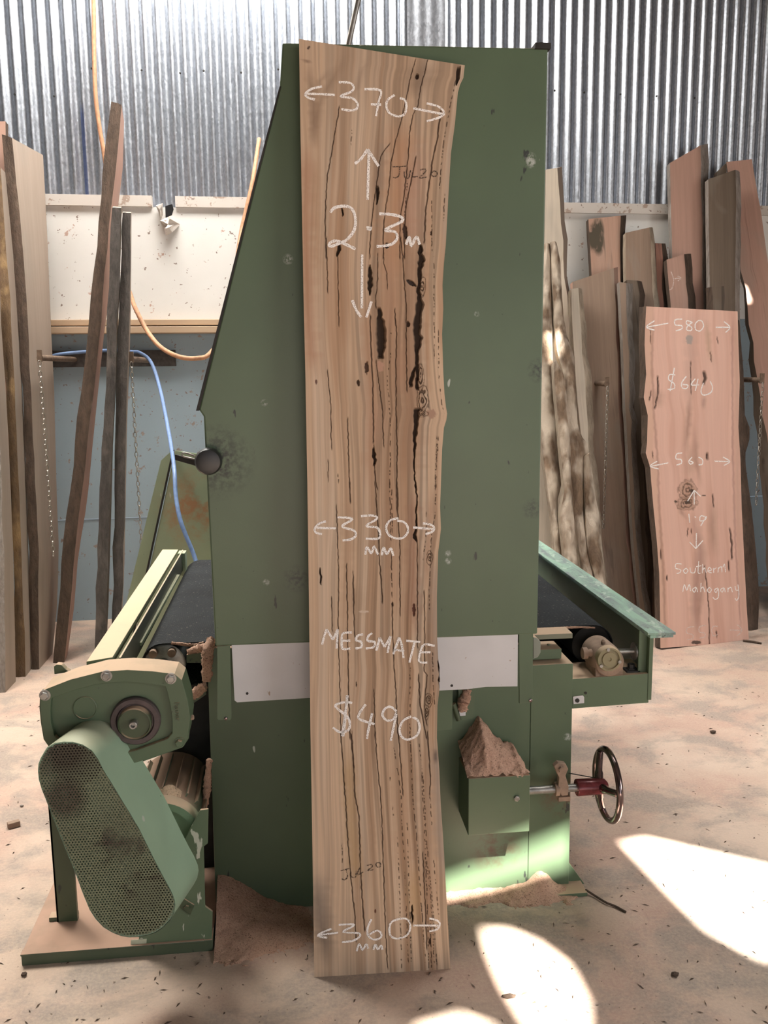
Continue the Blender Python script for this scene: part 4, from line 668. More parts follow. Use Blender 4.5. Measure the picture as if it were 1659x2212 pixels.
# the sloping bark of its left edge
m = MB(); A_ = [onP(x, y, PN, PC) for x, y in PL]; B_ = [onP(x, y, PN, PC+.055) for x, y in EC([(3, 66), (0, 200), (0, 300), (6, 480), (2, 620), (14, 730), (16, 900), (30, 960), (52, 1050), (60, 1130), (72, 1300), (96, 1500), (114, 1700), (122, 1950), (128, 2150)])]
for i in range(len(A_)-1): m.add([A_[i], A_[i+1], B_[i+1], B_[i]], [(0, 1, 2, 3)])
m.build('bark_edge', BK_D, ps, 60)
PP = (PN, PC); E = lambda L: [q('E', s) for s in L]
ribbons('chalk_marking', E([[(180, 165), (45, 190)], [(95, 150), (45, 188), (95, 208)], [(265, 140), (222, 145), (222, 175), (260, 180), (262, 200), (225, 212)], [(325, 160), (295, 150), (292, 170), (322, 190), (318, 210), (292, 205), (300, 180), (328, 160)], [(365, 148), (345, 170), (348, 205), (375, 212), (395, 185), (385, 152), (362, 150)], [(470, 190), (555, 190)], [(520, 155), (557, 190), (530, 222)]]), PP, .007, CHALK, ps, label='white chalk width 580')
ribbons('chalk_marking', E([[(222, 482), (188, 480), (182, 510), (215, 535), (215, 565), (175, 570)], [(217, 438), (190, 582)], [(290, 490), (262, 530), (265, 560), (290, 565), (300, 545), (268, 540)], [(345, 505), (320, 542), (368, 542)], [(362, 505), (345, 580)], [(395, 530), (380, 580), (395, 605), (440, 590), (450, 555), (435, 520)]]), PP, .007, CHALK, ps, label='white chalk price $640')
ribbons('chalk_marking', E([[(180, 1020), (70, 1042)], [(112, 1010), (68, 1040), (120, 1057)], [(265, 960), (232, 965), (227, 995), (257, 1000), (260, 1022), (230, 1034)], [(325, 985), (305, 1010), (315, 1028), (332, 1018), (310, 1008)], [(365, 985), (388, 1000), (388, 1028), (365, 1032)], [(462, 1010), (550, 1012)], [(515, 985), (556, 1012), (520, 1036)]]), PP, .0065, CHALK, ps, label='white chalk width 560')
ribbons('chalk_marking', E([[(338, 1275), (338, 1190)], [(298, 1255), (338, 1188)], [(338, 1188), (378, 1225)], [(305, 1332), (311, 1386)], [(340, 1350), (350, 1354)], [(410, 1352), (378, 1345), (374, 1375), (405, 1368), (412, 1350), (378, 1406)], [(352, 1450), (350, 1540)], [(310, 1505), (348, 1545)], [(348, 1545), (392, 1495)]]), PP, .0065, CHALK, ps, label='white chalk vertical arrows and length 1.9')
ribbons('chalk_marking', E([[(262, 1640), (228, 1638), (225, 1665), (255, 1675), (250, 1692), (230, 1698)], [(290, 1665), (272, 1680), (285, 1697), (300, 1680), (288, 1665)], [(313, 1662), (318, 1690), (340, 1692), (346, 1662)], [(366, 1622), (362, 1690), (376, 1696)], [(350, 1656), (382, 1650)], [(390, 1640), (388, 1697)], [(390, 1678), (402, 1664), (412, 1694)],
    [(420, 1682), (444, 1676), (430, 1660), (422, 1684), (446, 1694)], [(458, 1694), (456, 1664)], [(457, 1674), (474, 1662)], [(484, 1692), (486, 1660)], [(486, 1668), (504, 1656), (508, 1690)], [(514, 1660), (524, 1640), (530, 1690)]]), PP, .0055, CHALK, ps, label='white chalk word Southern')
ribbons('chalk_marking', E([[(268, 1810), (278, 1765), (292, 1800), (308, 1765), (316, 1806)], [(350, 1780), (328, 1795), (340, 1812), (352, 1785), (358, 1812)], [(380, 1755), (378, 1812)], [(378, 1795), (392, 1780), (404, 1812)], [(432, 1782), (418, 1800), (432, 1814), (444, 1796), (430, 1782)], [(482, 1786), (462, 1798), (472, 1814), (486, 1790), (486, 1842), (466, 1856), (452, 1842)],
    [(520, 1784), (500, 1796), (510, 1812), (522, 1788), (528, 1812)], [(545, 1812), (545, 1784)], [(545, 1795), (562, 1782), (572, 1812)], [(588, 1775), (594, 1800), (608, 1798)], [(606, 1765), (612, 1830), (600, 1862), (588, 1850)]]), PP, .0055, CHALK, ps, label='white chalk word Mahogany')
ribbons('chalk_marking', E([[(338, 2022), (298, 2030), (292, 2060), (328, 2072), (330, 2095), (292, 2102)], [(408, 2015), (372, 2024), (370, 2055), (402, 2064), (402, 2086), (370, 2092)], [(482, 2022), (455, 2022), (445, 2050), (458, 2080), (482, 2070)], [(555, 2043), (630, 2046)], [(600, 2010), (632, 2045), (600, 2080)]]), PP, .0065, CHALK_T, ps, label='faint chalk width 550')
ribbons('chalk_marking', [[(1449, 586), (1455, 605), (1452, 622), (1446, 626)], [(1457, 602), (1470, 601)], [(1463, 596), (1471, 601), (1464, 607)]], zpl, .006, CHALK_T, zer, label='faint chalk digit and arrow')

# ================================================================== the green sanding machine
YH, YB = 2.22, 2.41                                    # front planes of the upper housing and of the lower body
ZB = .777                                              # top of the feed belt
sander = empty('wide_belt_sander', (.25, 3.0, 0), 'large green wide belt sander with black feed belt, standing behind the chalked slab', 'machine')
hp = [onY(x, y, YH) for x, y in ((610, 92), (1184, 104), (1161, 1370), (465, 1396), (440, 900), (430, 885), (545, 421), (604, 190))]
m = MB(); m.prism(hp, (0, 1.25, 0)); m.build('upper_housing', GREEN, sander, None, .004)
m = MB(); a = onY(429, 887, YH); b = onY(546, 421, YH); c = onY(606, 188, YH)
for p_, q_, w_ in ((a, b, .006), (b, c, .004)):
    m.prism([p_+Vector((-w_, -.004, 0)), q_+Vector((-w_*.6, -.004, 0)), q_+Vector((.0015, -.004, 0)), p_+Vector((.0015, -.004, 0))], (0, .02, 0))
m.build('door_lip', DARK, sander, None)
m = MB(); a = onY(1152, 106, YH+.01); b = onY(1186, 98, YH+.01); m.box((a.x, YH-.008, a.z-.004), (b.x, YH+.05, b.z)); m.lathe([(0, .008), (.006, .008), (.008, .004)], ((a.x+b.x)/2, YH+.015, b.z), (0, 0, 1), 16); m.build('hinge', DARK, sander, 35, .001)
p0 = onY(753, 94, YH+.12); p1 = onY(787, -60, YH+.12); m = MB(); m.cyl(p0-(p1-p0)*.5, p1+(p1-p0)*.6, .0068, 14); m.build('support_rod', STEEL, sander)
# black clamping knob with its bar
kc = onY(450, 997, YH-.03); m = MB(); m.lathe([(-.012, .020), (-.010, .029), (0, .033), (.012, .033), (.018, .030), (.022, .020)], kc, (0, 1, 0), 40)
kn = m.build('clamp_knob', BLACKP, sander, 50)
m = MB(); a = onY(378, 987, YH+.05); b = onY(437, 1003, YH+.05); m.prism([a+Vector((0, 0, .006)), b+Vector((0, 0, .006)), b-Vector((0, 0, .009)), a-Vector((0, 0, .008))], (0, .014, 0)); m.build('clamp_bar', DARK, kn, None, .001)
m = MB(); cl = [onY(x, y, YH+.045) for x, y in ((420, 985), (400, 978), (394, 980), (396, 986), (420, 992))]; m.tube(catmull(cl, 5), .0022, 8); m.build('clip', STEEL, kn)
# lower body
zl_top = .60
lp = [onY(x, y, YB) for x, y in ((447, 1400), (1148, 1392), (1148, 1433), (1238, 1433), (1229, 1900))]; zbt = 0.0
br = lp[-1].copy(); br.z = zbt; bl = onY(463, 1890, YB); bl.z = zbt
m = MB(); m.prism([lp[0], lp[1], lp[2]+Vector((0, 0, 0)), bl.lerp(br, .92), br-Vector((.0, 0, 0))][:0] or [lp[0], lp[1], Vector((lp[1].x, YB, 0)), bl], (0, .02, 0))
m.box((bl.x+.005, YB+.015, 0), (lp[1].x-.003, 3.55, zl_top)); m.build('lower_body', GREEN, sander, None, .002)
m = MB(); xr = lp[3].x; m.prism([Vector((lp[1].x+.001, YB, lp[3].z)), Vector((xr, YB, lp[3].z)), br, Vector((lp[1].x+.001, YB, 0))], (0, .125, 0)); m.build('corner_column', GREEN, sander, None, .002)

# white cover panel and the green straps beside it
def plate(name, px, Y, th, mat, parent=None, bev=.001):
    m = MB(); m.prism([onY(x, y, Y) for x, y in px], (0, th, 0)); return m.build(name, mat, parent or sander, None, bev)
plate('white_panel', ((500, 1392), (668, 1384), (1119, 1368), (1118, 1483), (1050, 1484), (1010, 1489), (952, 1492), (668, 1508), (512, 1517.5), (506.5, 1513)), YH+.006, .006, WHITE_P)
for px in (((469, 1396), (497, 1394), (500, 1552), (497, 1556), (472, 1556), (469, 1552)), ((1121, 1366), (1152, 1365), (1150, 1516), (1122, 1520))):
    st = plate('strap', px, YH+.004, .008, GREEN)
    bx_, by_ = (488, 1552) if px[0][0] < 900 else (1146, 1513)
    m = MB(); c = onY(bx_, by_, YH+.004); m.lathe([(0, .005), (-.003, .0045), (-.004, .002)], c, (0, 1, 0), 12); m.build('rivet', CHROME, st)
for x, y in ((976, 1481), (534, 1498)):
    m = MB(); m.lathe([(0, .0035), (-.002, .003)], onY(x, y, YH+.006), (0, 1, 0), 12); m.build('screw', DARK, sander)
# bracket stack under the panel
plate('bracket_plate', ((930, 1486), (978, 1484), (977, 1576), (930, 1580)), YB-.07, .01, GREEN)
plate('bracket_plate', ((990, 1484), (1026, 1482), (1024, 1552), (992, 1558)), YB-.03, .028, GREEN)
m = MB(); a = onY(979, 1520, YB-.04); b = onY(991, 1555, YB-.04); m.tube([a, b], .008, 14); m.build('bracket_pin', GREEN_D, sander)
plate('guide_block', ((992, 1537), (1006, 1537), (1006, 1546), (993, 1547)), YB-.045, .012, WHITE_P)
plate('door_seam', ((1008, 1440), (1009, 1440), (1009, 1441), (1008, 1441)), YB-.001, .001, GREEN)
# grease box with bolt, shaft, clamp and hand wheel
YX = 2.27; bxp = [onY(x, y, YX) for x, y in ((1012, 1686), (1145, 1671), (1145, 1795), (1012, 1806))]
m = MB(); zt_ = (bxp[0].z+bxp[1].z)/2; zb_ = (bxp[2].z+bxp[3].z)/2; bX0, bX1 = bxp[0].x, bxp[1].x
m.box((bX0, YX, zb_), (bX1, YB, zt_)); gb = m.build('screw_cover_box', GREEN, sander, None, .0015)
m = MB(); m.lathe([(0, .0085), (-.005, .0085), (-.006, .006)], onY(1116, 1724, YX), (0, 1, 0), 6); m.build('bolt', STEEL, gb, 20)
SZ = onY(1170, 1706, 2.34); m = MB(); X1 = onY(1250, 1700, 2.34).x; m.cyl((bX1-.01, 2.34, SZ.z), (X1+.05, 2.34, SZ.z), .0115, 24); m.build('adjusting_shaft', STEEL, sander)
m = MB(); cb = [onY(x, y, 2.325) for x, y in ((1197, 1656), (1206, 1648), (1222, 1650), (1228, 1662), (1222, 1676), (1229, 1700), (1227, 1718), (1214, 1720), (1206, 1700), (1208, 1680))]; m.prism(cb, (0, .02, 0)); clp = m.build('shaft_clamp', RUSTY, sander, None, .002)
m = MB(); a = onY(1198, 1690, 2.34); m.lathe([(0, .020), (.012, .020)], (a.x, 2.34, SZ.z), (1, 0, 0), 28); m.build('clamp_collar', RUSTY, clp)
m = MB(); m.lathe([(0, .0085), (-.008, .0085)], onY(1212, 1661, 2.325), (0, 1, 0), 6); m.build('bolt', RUSTY, clp, 25)
m = MB(); m.box((onY(1205, 1716, 2.34).x, 2.33, SZ.z-.035), (onY(1230, 1716, 2.34).x, YB, SZ.z-.022)); m.build('clamp_foot', RUSTY, clp, None)
wc = Vector((onY(1309, 1695, 2.34).x, 2.34, SZ.z+.004)); hx = onY(1245, 1698, 2.34).x
m = MB(); m.lathe([(0, .0235), (.002, .0245), (wc.x-hx-.012, .0235), (wc.x-hx-.004, .021), (wc.x-hx+.004, .012)], (hx, 2.34, SZ.z), (1, 0, 0), 36); whb = m.build('wheel_hub', REDHUB, sander, 40)
m = MB(); Rw = .1005; m.tube([wc+Vector((.004, Rw*math.cos(q_), Rw*math.sin(q_))) for q_ in [2*math.pi*i/64 for i in range(64)]], .0098, 16, closed=True)
hw = m.build('hand_wheel', CHROME, sander, 80)
for k_ in range(3):
    q_ = math.radians(50+120*k_); d_ = Vector((0, math.cos(q_), math.sin(q_))); m = MB()
    m.tube(catmull([Vector((wc.x-.018, 2.34, SZ.z))+d_*.012, Vector((wc.x-.012, 2.34, SZ.z))+d_*.045, wc+Vector((.002, 0, 0))+d_*(Rw-.004)], 6), [.013]*6+[.0105]*6+[.009], 14); m.build('wheel_spoke', CHROME, hw, 80)
m = MB(); m.cyl(onY(1228, 1670, 2.36), onY(1305, 1684, 2.36), .0016, 8); m.build('wire', DARK, sander)
# foot at the right corner
plate('foot_gusset', ((1225, 1858), (1266, 1914), (1263, 1924), (1228, 1926)), YB+.012, .008, GREEN)
m = MB(); a = onZ(1190, 1934, .012); b = onZ(1268, 1926, .012); m.box((a.x, a.y, 0), (b.x, YB+.12, .012)); m.build('foot_plate', GREEN, sander, None, .001)
# feed belt, rollers and side rails
YN, YFAR = 2.56, 3.72; rr_ = .066
bxl = onY(302, 1392, YN).x+rr_; bxr = onY(1322, 1372, YN).x-rr_+.004
prof = []
for i in range(17): q_ = math.pi/2+math.pi*i/16; prof.append((bxl+rr_*math.cos(q_), ZB-rr_+rr_*math.sin(q_)))
for i in range(17): q_ = -math.pi/2+math.pi*i/16; prof.append((bxr+rr_*math.cos(q_), ZB-rr_+rr_*math.sin(q_)))
n_ = len(prof); inner = []
cx_ = [bxl]*17+[bxr]*17
for (x, z), c_ in zip(prof, cx_): inner.append((c_+(x-c_)*(rr_-.004)/rr_, ZB-rr_+(z-ZB+rr_)*(rr_-.004)/rr_))
BELT = N('black_rubber_belt'); BELT.b.inputs['Roughness'].default_value = .62
g_ = BELT.geo(); wv = BELT.n('TexWave', wave_type='BANDS', bands_direction='DIAGONAL'); wv.inputs['Scale'].default_value = 60; BELT.l(g_, wv.inputs[0])
cc = BELT.mix(BELT.ramp(BELT.noise(g_, 5, 4), .35, .7), (.016, .018, .020), (.028, .032, .035)); cc = BELT.mix(BELT.ramp(BELT.noise(g_, 120, 2), .66, .70, 0, .5), cc, (.22, .19, .16)); BELT.bump(wv.outputs[0], .5, .003); BELTM = BELT.done(cc, .8, 0, .2)
m = MB(); m.ring([(x, YN, z) for x, z in prof], [(x, YN, z) for x, z in inner], (0, YFAR-YN, 0)); m.build('feed_belt', BELTM, sander, 30)
for cx0 in (bxl, bxr):
    m = MB(); m.lathe([(0, rr_-.012), (.004, rr_-.0045), (YFAR-YN-.02, rr_-.0045)], (cx0, YN+.006, ZB-rr_), (0, 1, 0), 40); m.cyl((cx0, YN-.10, ZB-rr_), (cx0, YN+.03, ZB-rr_), .018)
    ro = m.build('roller', STEEL if cx0 == bxl else DARK, sander, 35)
for dx in (-.028, .026):
    m = MB(); m.lathe([(0, .012), (-.022, .012), (-.024, .009)], (bxl+dx, YN+.004, ZB-rr_+.045-abs(dx)*.2), (0, 1, 0), 20); m.build('bearing_screw', RUSTY, sander)
m = MB(); m.box((bxl+.09, YN+.02, ZB-.03), (bxr-.09, YFAR-.02, ZB-.006)); m.build('belt_table', DARK, sander, None)
m = MB(); bxL = onY(455, 1500, YB).x; m.box((bxl-.02, 2.64, .30), (bxL, 3.64, ZB-2*rr_-.015)); m.build('dark_gap_box', DARK, sander, None)  # dark box added so the shaded gap under the belt stays black
m = MB(); m.box((xr+.002, 2.64, .50), (bxr, 3.64, ZB-2*rr_-.015)); m.build('dark_gap_box', DARK, sander, None)  # same dark filler for the black shade at the right
m = MB(); m.box((bxl+.06, 2.66, 0), (bxl+.14, 3.6, .30)); m.build('frame_leg', DARK, sander, None)
ZR = .832
ra = [onZ(x, y, ZR) for x, y in ((186.5, 1429), (243, 1419.6), (385, 1187), (351, 1187))]

m = MB(); m.prism(ra, (0, 0, -.012)); m.prism([ra[0]+Vector((.004, 0, -.012)), ra[3]+Vector((.004, 0, -.012)), ra[3]+Vector((.010, 0, -.012)), ra[0]+Vector((.010, 0, -.012))], (0, 0, -.09)); rl = m.build('side_rail', SAW_L if False else paint('dusty_rail_paint', (.30, .36, .24), dust=1.0, dusttone=(.66, .50, .34)), sander, None, .001)
rw = [p+Vector((.016, 0, -.002)) for p in (ra[1], ra[2])]; m = MB(); m.prism([rw[0], rw[1], rw[1]+Vector((.005, 0, 0)), rw[0]+Vector((.005, 0, 0))], (0, 0, -.075)); m.build('rail_web', paint('rail_web_paint', (.10, .11, .08), dust=.8, dusttone=(.62, .50, .36)), rl, None)
m = MB(); m.box((ra[2].x+.004, ra[2].y-.06, ZR-.10), (ra[2].x+.034, ra[2].y, ZR-.004)); m.build('end_block', GREEN_P, rl, None, .002)
gs = [onZ(x, y, ZB+.004) for x, y in ((300, 1388), (306, 1388), (388, 1241), (380, 1241))]; m = MB(); m.prism(gs, (0, 0, -.01)); m.build('guide_strip', GREEN_P, sander, None)
rb = [onZ(x, y, ZR) for x, y in ((1400, 1366.8), (1460, 1366))]; dy_ = YFAR-rb[0].y
far = onZ(1164, 1197.7, ZR); far2 = onZ(1164, 1168.8, ZR)
m = MB(); m.prism([rb[0], rb[1], rb[1]+Vector((0, dy_, 0)), rb[0]+Vector((0, dy_, 0))], (0, 0, -.007)); rr2 = m.build('side_rail', GREEN_R, sander, None, .001)
m = MB(); m.box((rb[0].x+.008, rb[0].y+.004, ZR-.018), (rb[1].x-.001, YFAR, ZR-.009)); m.build('rail_underplate', GREEN_R, rr2, None, .001)
xa, xb_ = onY(1386, 1400, YB).x, onY(1412, 1400, YB).x; zc0 = onY(1400, 1513, YB).z
m = MB(); m.box((xb_-.012, YB+.002, zc0), (xb_, YB+.06, ZR-.018)); m.box((xa, YB+.02, zc0+.05), (xb_-.012, YB+.03, ZR-.018)); m.box((xb_-.006, YB+.06, zc0+.03), (xb_, YFAR, ZR-.018)); m.build('end_column', GREEN, sander, None, .001)
bm_ = [onY(x, y, YB+.004) for x, y in ((1236, 1467), (1401, 1455), (1401, 1518), (1236, 1531))]; m = MB(); m.prism(bm_, (0, .14, 0)); cbm = m.build('cross_beam', GREEN, sander, None, .001)
m = MB(); m.prism([onY(x, y, YB+.001) for x, y in ((1238, 1505), (1259, 1502), (1262, 1506), (1262, 1519), (1239, 1521))], (0, .004, 0)); tb = m.build('tab', WHITE_P, cbm, None, .0005)
m = MB(); m.lathe([(0, .0065), (-.003, .006)], onY(1247, 1513, YB+.001), (0, 1, 0), 14); m.lathe([(0, .004), (-.001, .004)], onY(1265, 1497, YB+.003), (0, 1, 0), 14); m.build('screw', DARK, tb)
# ledges between body and right roller
m = MB(); a = onY(1162, 1372, YB+.02); b = onY(1237, 1370, YB+.02); m.box((a.x-.02, YB+.02, a.z-.014), (b.x, YB+.09, a.z+.001)); m.build('ledge_plate', paint('dusty_ledge_paint', (.16, .17, .12)), sander, None, .001)
m = MB(); a = onY(1160, 1404, YB+.03); b = onY(1213, 1404, YB+.03); m.box((a.x-.02, YB+.03, a.z-.03), (b.x, YB+.11, a.z)); m.lathe([(0, .006), (.004, .005)], ((a.x+b.x)/2+.01, YB+.07, a.z), (0, 0, 1), 8); m.build('pad_block', GREEN, sander, None, .001)
m = MB(); m.prism([onY(x, y, YB-.03) for x, y in ((1152, 1376), (1160, 1378), (1168, 1386), (1168, 1410), (1162, 1420), (1152, 1424))], (0, .03, 0)); m.build('round_lug', paint('grey_green_lug', (.22, .24, .20)), sander, None, .002)
# worm gear casing on the cross beam
gc = onY(1305, 1420, YB+.05); rg = .047; m = MB(); m.lathe([(-.05, rg*.86), (-.045, rg*.92), (-.01, rg), (.07, rg), (.085, rg*.8)], gc, (0, 1, 0), 44)
zb2 = onY(1320, 1462, YB+.03).z; m.box((gc.x-.040, YB+.01, zb2), (gc.x+.044, YB+.10, gc.z-.005)); m.box((onY(1240, 1460, YB).x, YB+.01, zb2), (onY(1398, 1460, YB).x, YB+.10, zb2+.008))
wg = m.build('worm_gear_casing', RUSTY, sander, 40, .002)
dc = onY(1316, 1424, YB-.005); m = MB(); m.lathe([(.02, .037), (0, .037), (-.004, .035), (-.004, .030), (.001, .029), (.001, .022), (-.003, .021), (-.003, .006), (0, .005)], dc, (0, 1, 0), 40); cv = m.build('end_cover', paint('dusty_cover_paint', (.24, .21, .12), dust=.6), wg, 40)
for q_ in (100, 215, 345): 
    m = MB(); m.lathe([(0, .0055), (-.003, .005)], dc+Vector((math.cos(math.radians(q_))*.031, -.004, math.sin(math.radians(q_))*.031)), (0, 1, 0), 10); m.build('screw', STEEL, wg)
m = MB(); pl_ = onY(1262, 1411, YB+.04); m.lathe([(0, .012), (.012, .010), (.014, .017), (.028, .017)], (gc.x-rg+.004, YB+.04, pl_.z), (-1, 0, 0), 20); m.build('plug', RUSTY, wg)
m = MB(); m.lathe([(0, .006), (.008, .007), (.014, .003)], (onY(1303, 1380, YB+.04).x, YB+.04, gc.z+rg-.002), (0, 0, 1), 12); m.build('breather', RUSTY, wg)
m = MB(); sz = onY(1370, 1406, YB+.05); m.cyl((gc.x+rg-.01, YB+.05, sz.z), (xa+.01, YB+.05, sz.z), .0085); m.lathe([(0, .0165), (.016, .0165)], (onY(1380, 1405, YB+.05).x, YB+.05, sz.z), (1, 0, 0), 6); m.lathe([(0, .026), (.004, .026)], (xa-.004, YB+.05, sz.z), (1, 0, 0), 28); m.build('tension_bolt', STEEL, wg, 30)
m = MB(); a = onY(1363, 1449, YB+.04); m.box((a.x-.02, YB+.02, zb2+.008), (a.x+.02, YB+.06, zb2+.018)); m.lathe([(0, .014), (.004, .014), (.004, .0105), (.016, .0105)], (a.x, YB+.04, zb2+.018), (0, 0, 1), 6); m.build('hold_down_bolt', DARK, wg, 30)
# arms caked with dust at the left of the body
plate('dust_guard_arm', ((403, 1415), (444, 1408), (444, 1432), (403, 1432)), YB+.05, .03, GREEN_D)
plate('dust_guard_arm', ((410, 1500), (444, 1476), (446, 1500), (412, 1524)), YB+.05, .03, GREEN_D)
# left gearbox
YG = 2.10
fo = [(93, 1491), (151.6, 1468), (219, 1451), (275, 1447), (329.6, 1450), (377, 1456), (392.5, 1469), (405.5, 1513), (411, 1552), (405.5, 1595), (392.5, 1613), (345, 1630), (297, 1647), (240, 1658), (170, 1650), (120, 1630), (96, 1596), (90, 1560), (87, 1530), (88, 1508)]
fi = [(112, 1508), (165, 1490), (221, 1476), (275, 1473), (325, 1478), (357, 1483), (361, 1495), (367, 1521), (372, 1555), (372, 1584), (362, 1596), (330, 1608), (292, 1622), (240, 1632), (180, 1628), (140, 1612), (118, 1590), (110, 1560), (109, 1535), (110, 1518)]
m = MB(); m.prism([onY(x, y, YG+.014) for x, y in fo], (0, .096, 0)); gbx = m.build('gearbox', GREEN, sander, None, .004)
m = MB(); m.ring([onY(x, y, YG) for x, y in fo], [onY(x, y, YG) for x, y in fi], (0, .015, 0)); m.build('cover_flange', GREEN, gbx, None, .0015)
m = MB(); m.ring([onY(x, y, YG+.05) + Vector((0, 0, 0)) for x, y in [(240+(x-240)*1.012, 1550+(y-1550)*1.02) for x, y in fo]], [onY(x, y, YG+.05) for x, y in fi], (0, .008, 0)); m.build('casing_seam', GREEN, gbx, None)
for x, y in ((97, 1502), (230, 1460), (369, 1466), (388, 1604)):
    c = onY(x, y, YG-.001); m = MB(); m.lathe([(.004, .0135), (-.001, .0135), (-.001, .0105)], c, (0, 1, 0), 24); m.lathe([(0, .0100), (-.008, .0100), (-.010, .008)], c, (0, 1, 0), 6); m.build('bolt', STEEL if y < 1600 else GREEN, gbx, 25)
m = MB(); m.lathe([(0, .007), (.012, .007), (.014, .005)], onY(407, 1551, YG+.05), (1, 0, .1), 6); m.build('bolt', RUSTY, gbx, 25)
c = onY(184, 1529, YG+.014); m = MB(); m.lathe([(.002, .0288), (-.0025, .0288), (-.0035, .027), (-.0015, .0262)], c, (0, 1, 0), 40); m.build('bearing_cap', GREEN, gbx, 30)
c = onY(294, 1554, YG+.014); m = MB(); m.lathe([(.01, .060), (-.012, .060), (-.016, .057), (-.016, .046), (-.010, .043)], c, (0, 1, 0), 56); dsc = m.build('shaft_collar', BRONZE, gbx, 30)
c = onY(292, 1559, YG); m = MB(); m.lathe([(.01, .040), (-.014, .040), (-.017, .0375), (-.012, .036), (-.012, .006), (-.012, .003)], c, (0, 1, 0), 48); m.build('collar_face', GREEN_D, dsc, 30)
m = MB(); c = onY(289.5, 1562, YG-.012); m.lathe([(0, .0105), (-.016, .010), (-.018, .008), (-.018, .005), (-.008, .0045)], c, (0, 1, 0), 24); m.build('shaft_end', STEEL, dsc, 40)
m = MB(); m.prism([onY(x, y, YG+.12) for x, y in ((117, 1457), (116, 1440), (122, 1435), (132, 1436), (142, 1446), (150, 1452))], (0, .02, 0)); m.build('lifting_eye', GREEN, gbx, None, .002)
# cast maker's lettering, reading downwards on the flange
tc = bpy.data.curves.new('cast_lettering', 'FONT'); tc.body = 'Fenner'; tc.size = .017; tc.extrude = .0012; tc.align_x = 'CENTER'; tc.align_y = 'CENTER'
to = bpy.data.objects.new('tmp', tc); COL.objects.link(to); bpy.context.view_layer.update(); tme = bpy.data.meshes.new_from_object(to); bpy.data.objects.remove(to)
tp = onY(383, 1537, YG-.0012); Mx = Matrix.Translation(tp) @ Matrix.Rotation(math.radians(90), 4, 'X') @ Matrix.Rotation(math.radians(-88), 4, 'Z'); tme.transform(Mx)
link('cast_lettering', tme, [GREEN_D], gbx)
# pale green hood beyond the belt
hood = empty('dust_hood', (-.42, 4.2, 0), 'pale green tapered steel hood with a rusty stain, behind the black feed belt', 'machine hood')
hq = [onY(x, y, 4.2) for x, y in ((378, 972), (470, 985), (520, 1240), (318, 1240))]; hq[2].z = hq[3].z = 0; hq[3].x -= (onY(318, 1240, 4.2)-onY(378, 972, 4.2)).x*-1.0
m = MB(); hb = [hq[0]+Vector((.03, .30, -.16)), hq[1]+Vector((0, .30, -.16)), hq[2]+Vector((0, .30, 0)), hq[3]+Vector((.03, .30, 0))]; m.add(hq+hb, [(0, 1, 2, 3), (7, 6, 5, 4), (0, 4, 5, 1), (1, 5, 6, 2), (2, 6, 7, 3), (3, 7, 4, 0)]); m.build('hood_panel', GREEN_P, hood, None, .004)
m = MB(); e0, e1 = hq[0], hq[3]; m.prism([e0+Vector((-.012, -.004, 0)), e0+Vector((-.004, -.004, 0)), e1+Vector((-.004, -.004, 0)), e1+Vector((-.012, -.004, 0))], (0, .02, 0)); m.build('hood_edge', DARK, hood, None)
m = MB(); m.prism([e0+Vector((-.07, .03, -.05)), e0+Vector((-.012, .03, -.0)), e1+Vector((-.012, .03, 0)), e1+Vector((-.09, .03, 0))], (0, .04, 0)); m.build('side_flange', GREEN_P, hood, None)
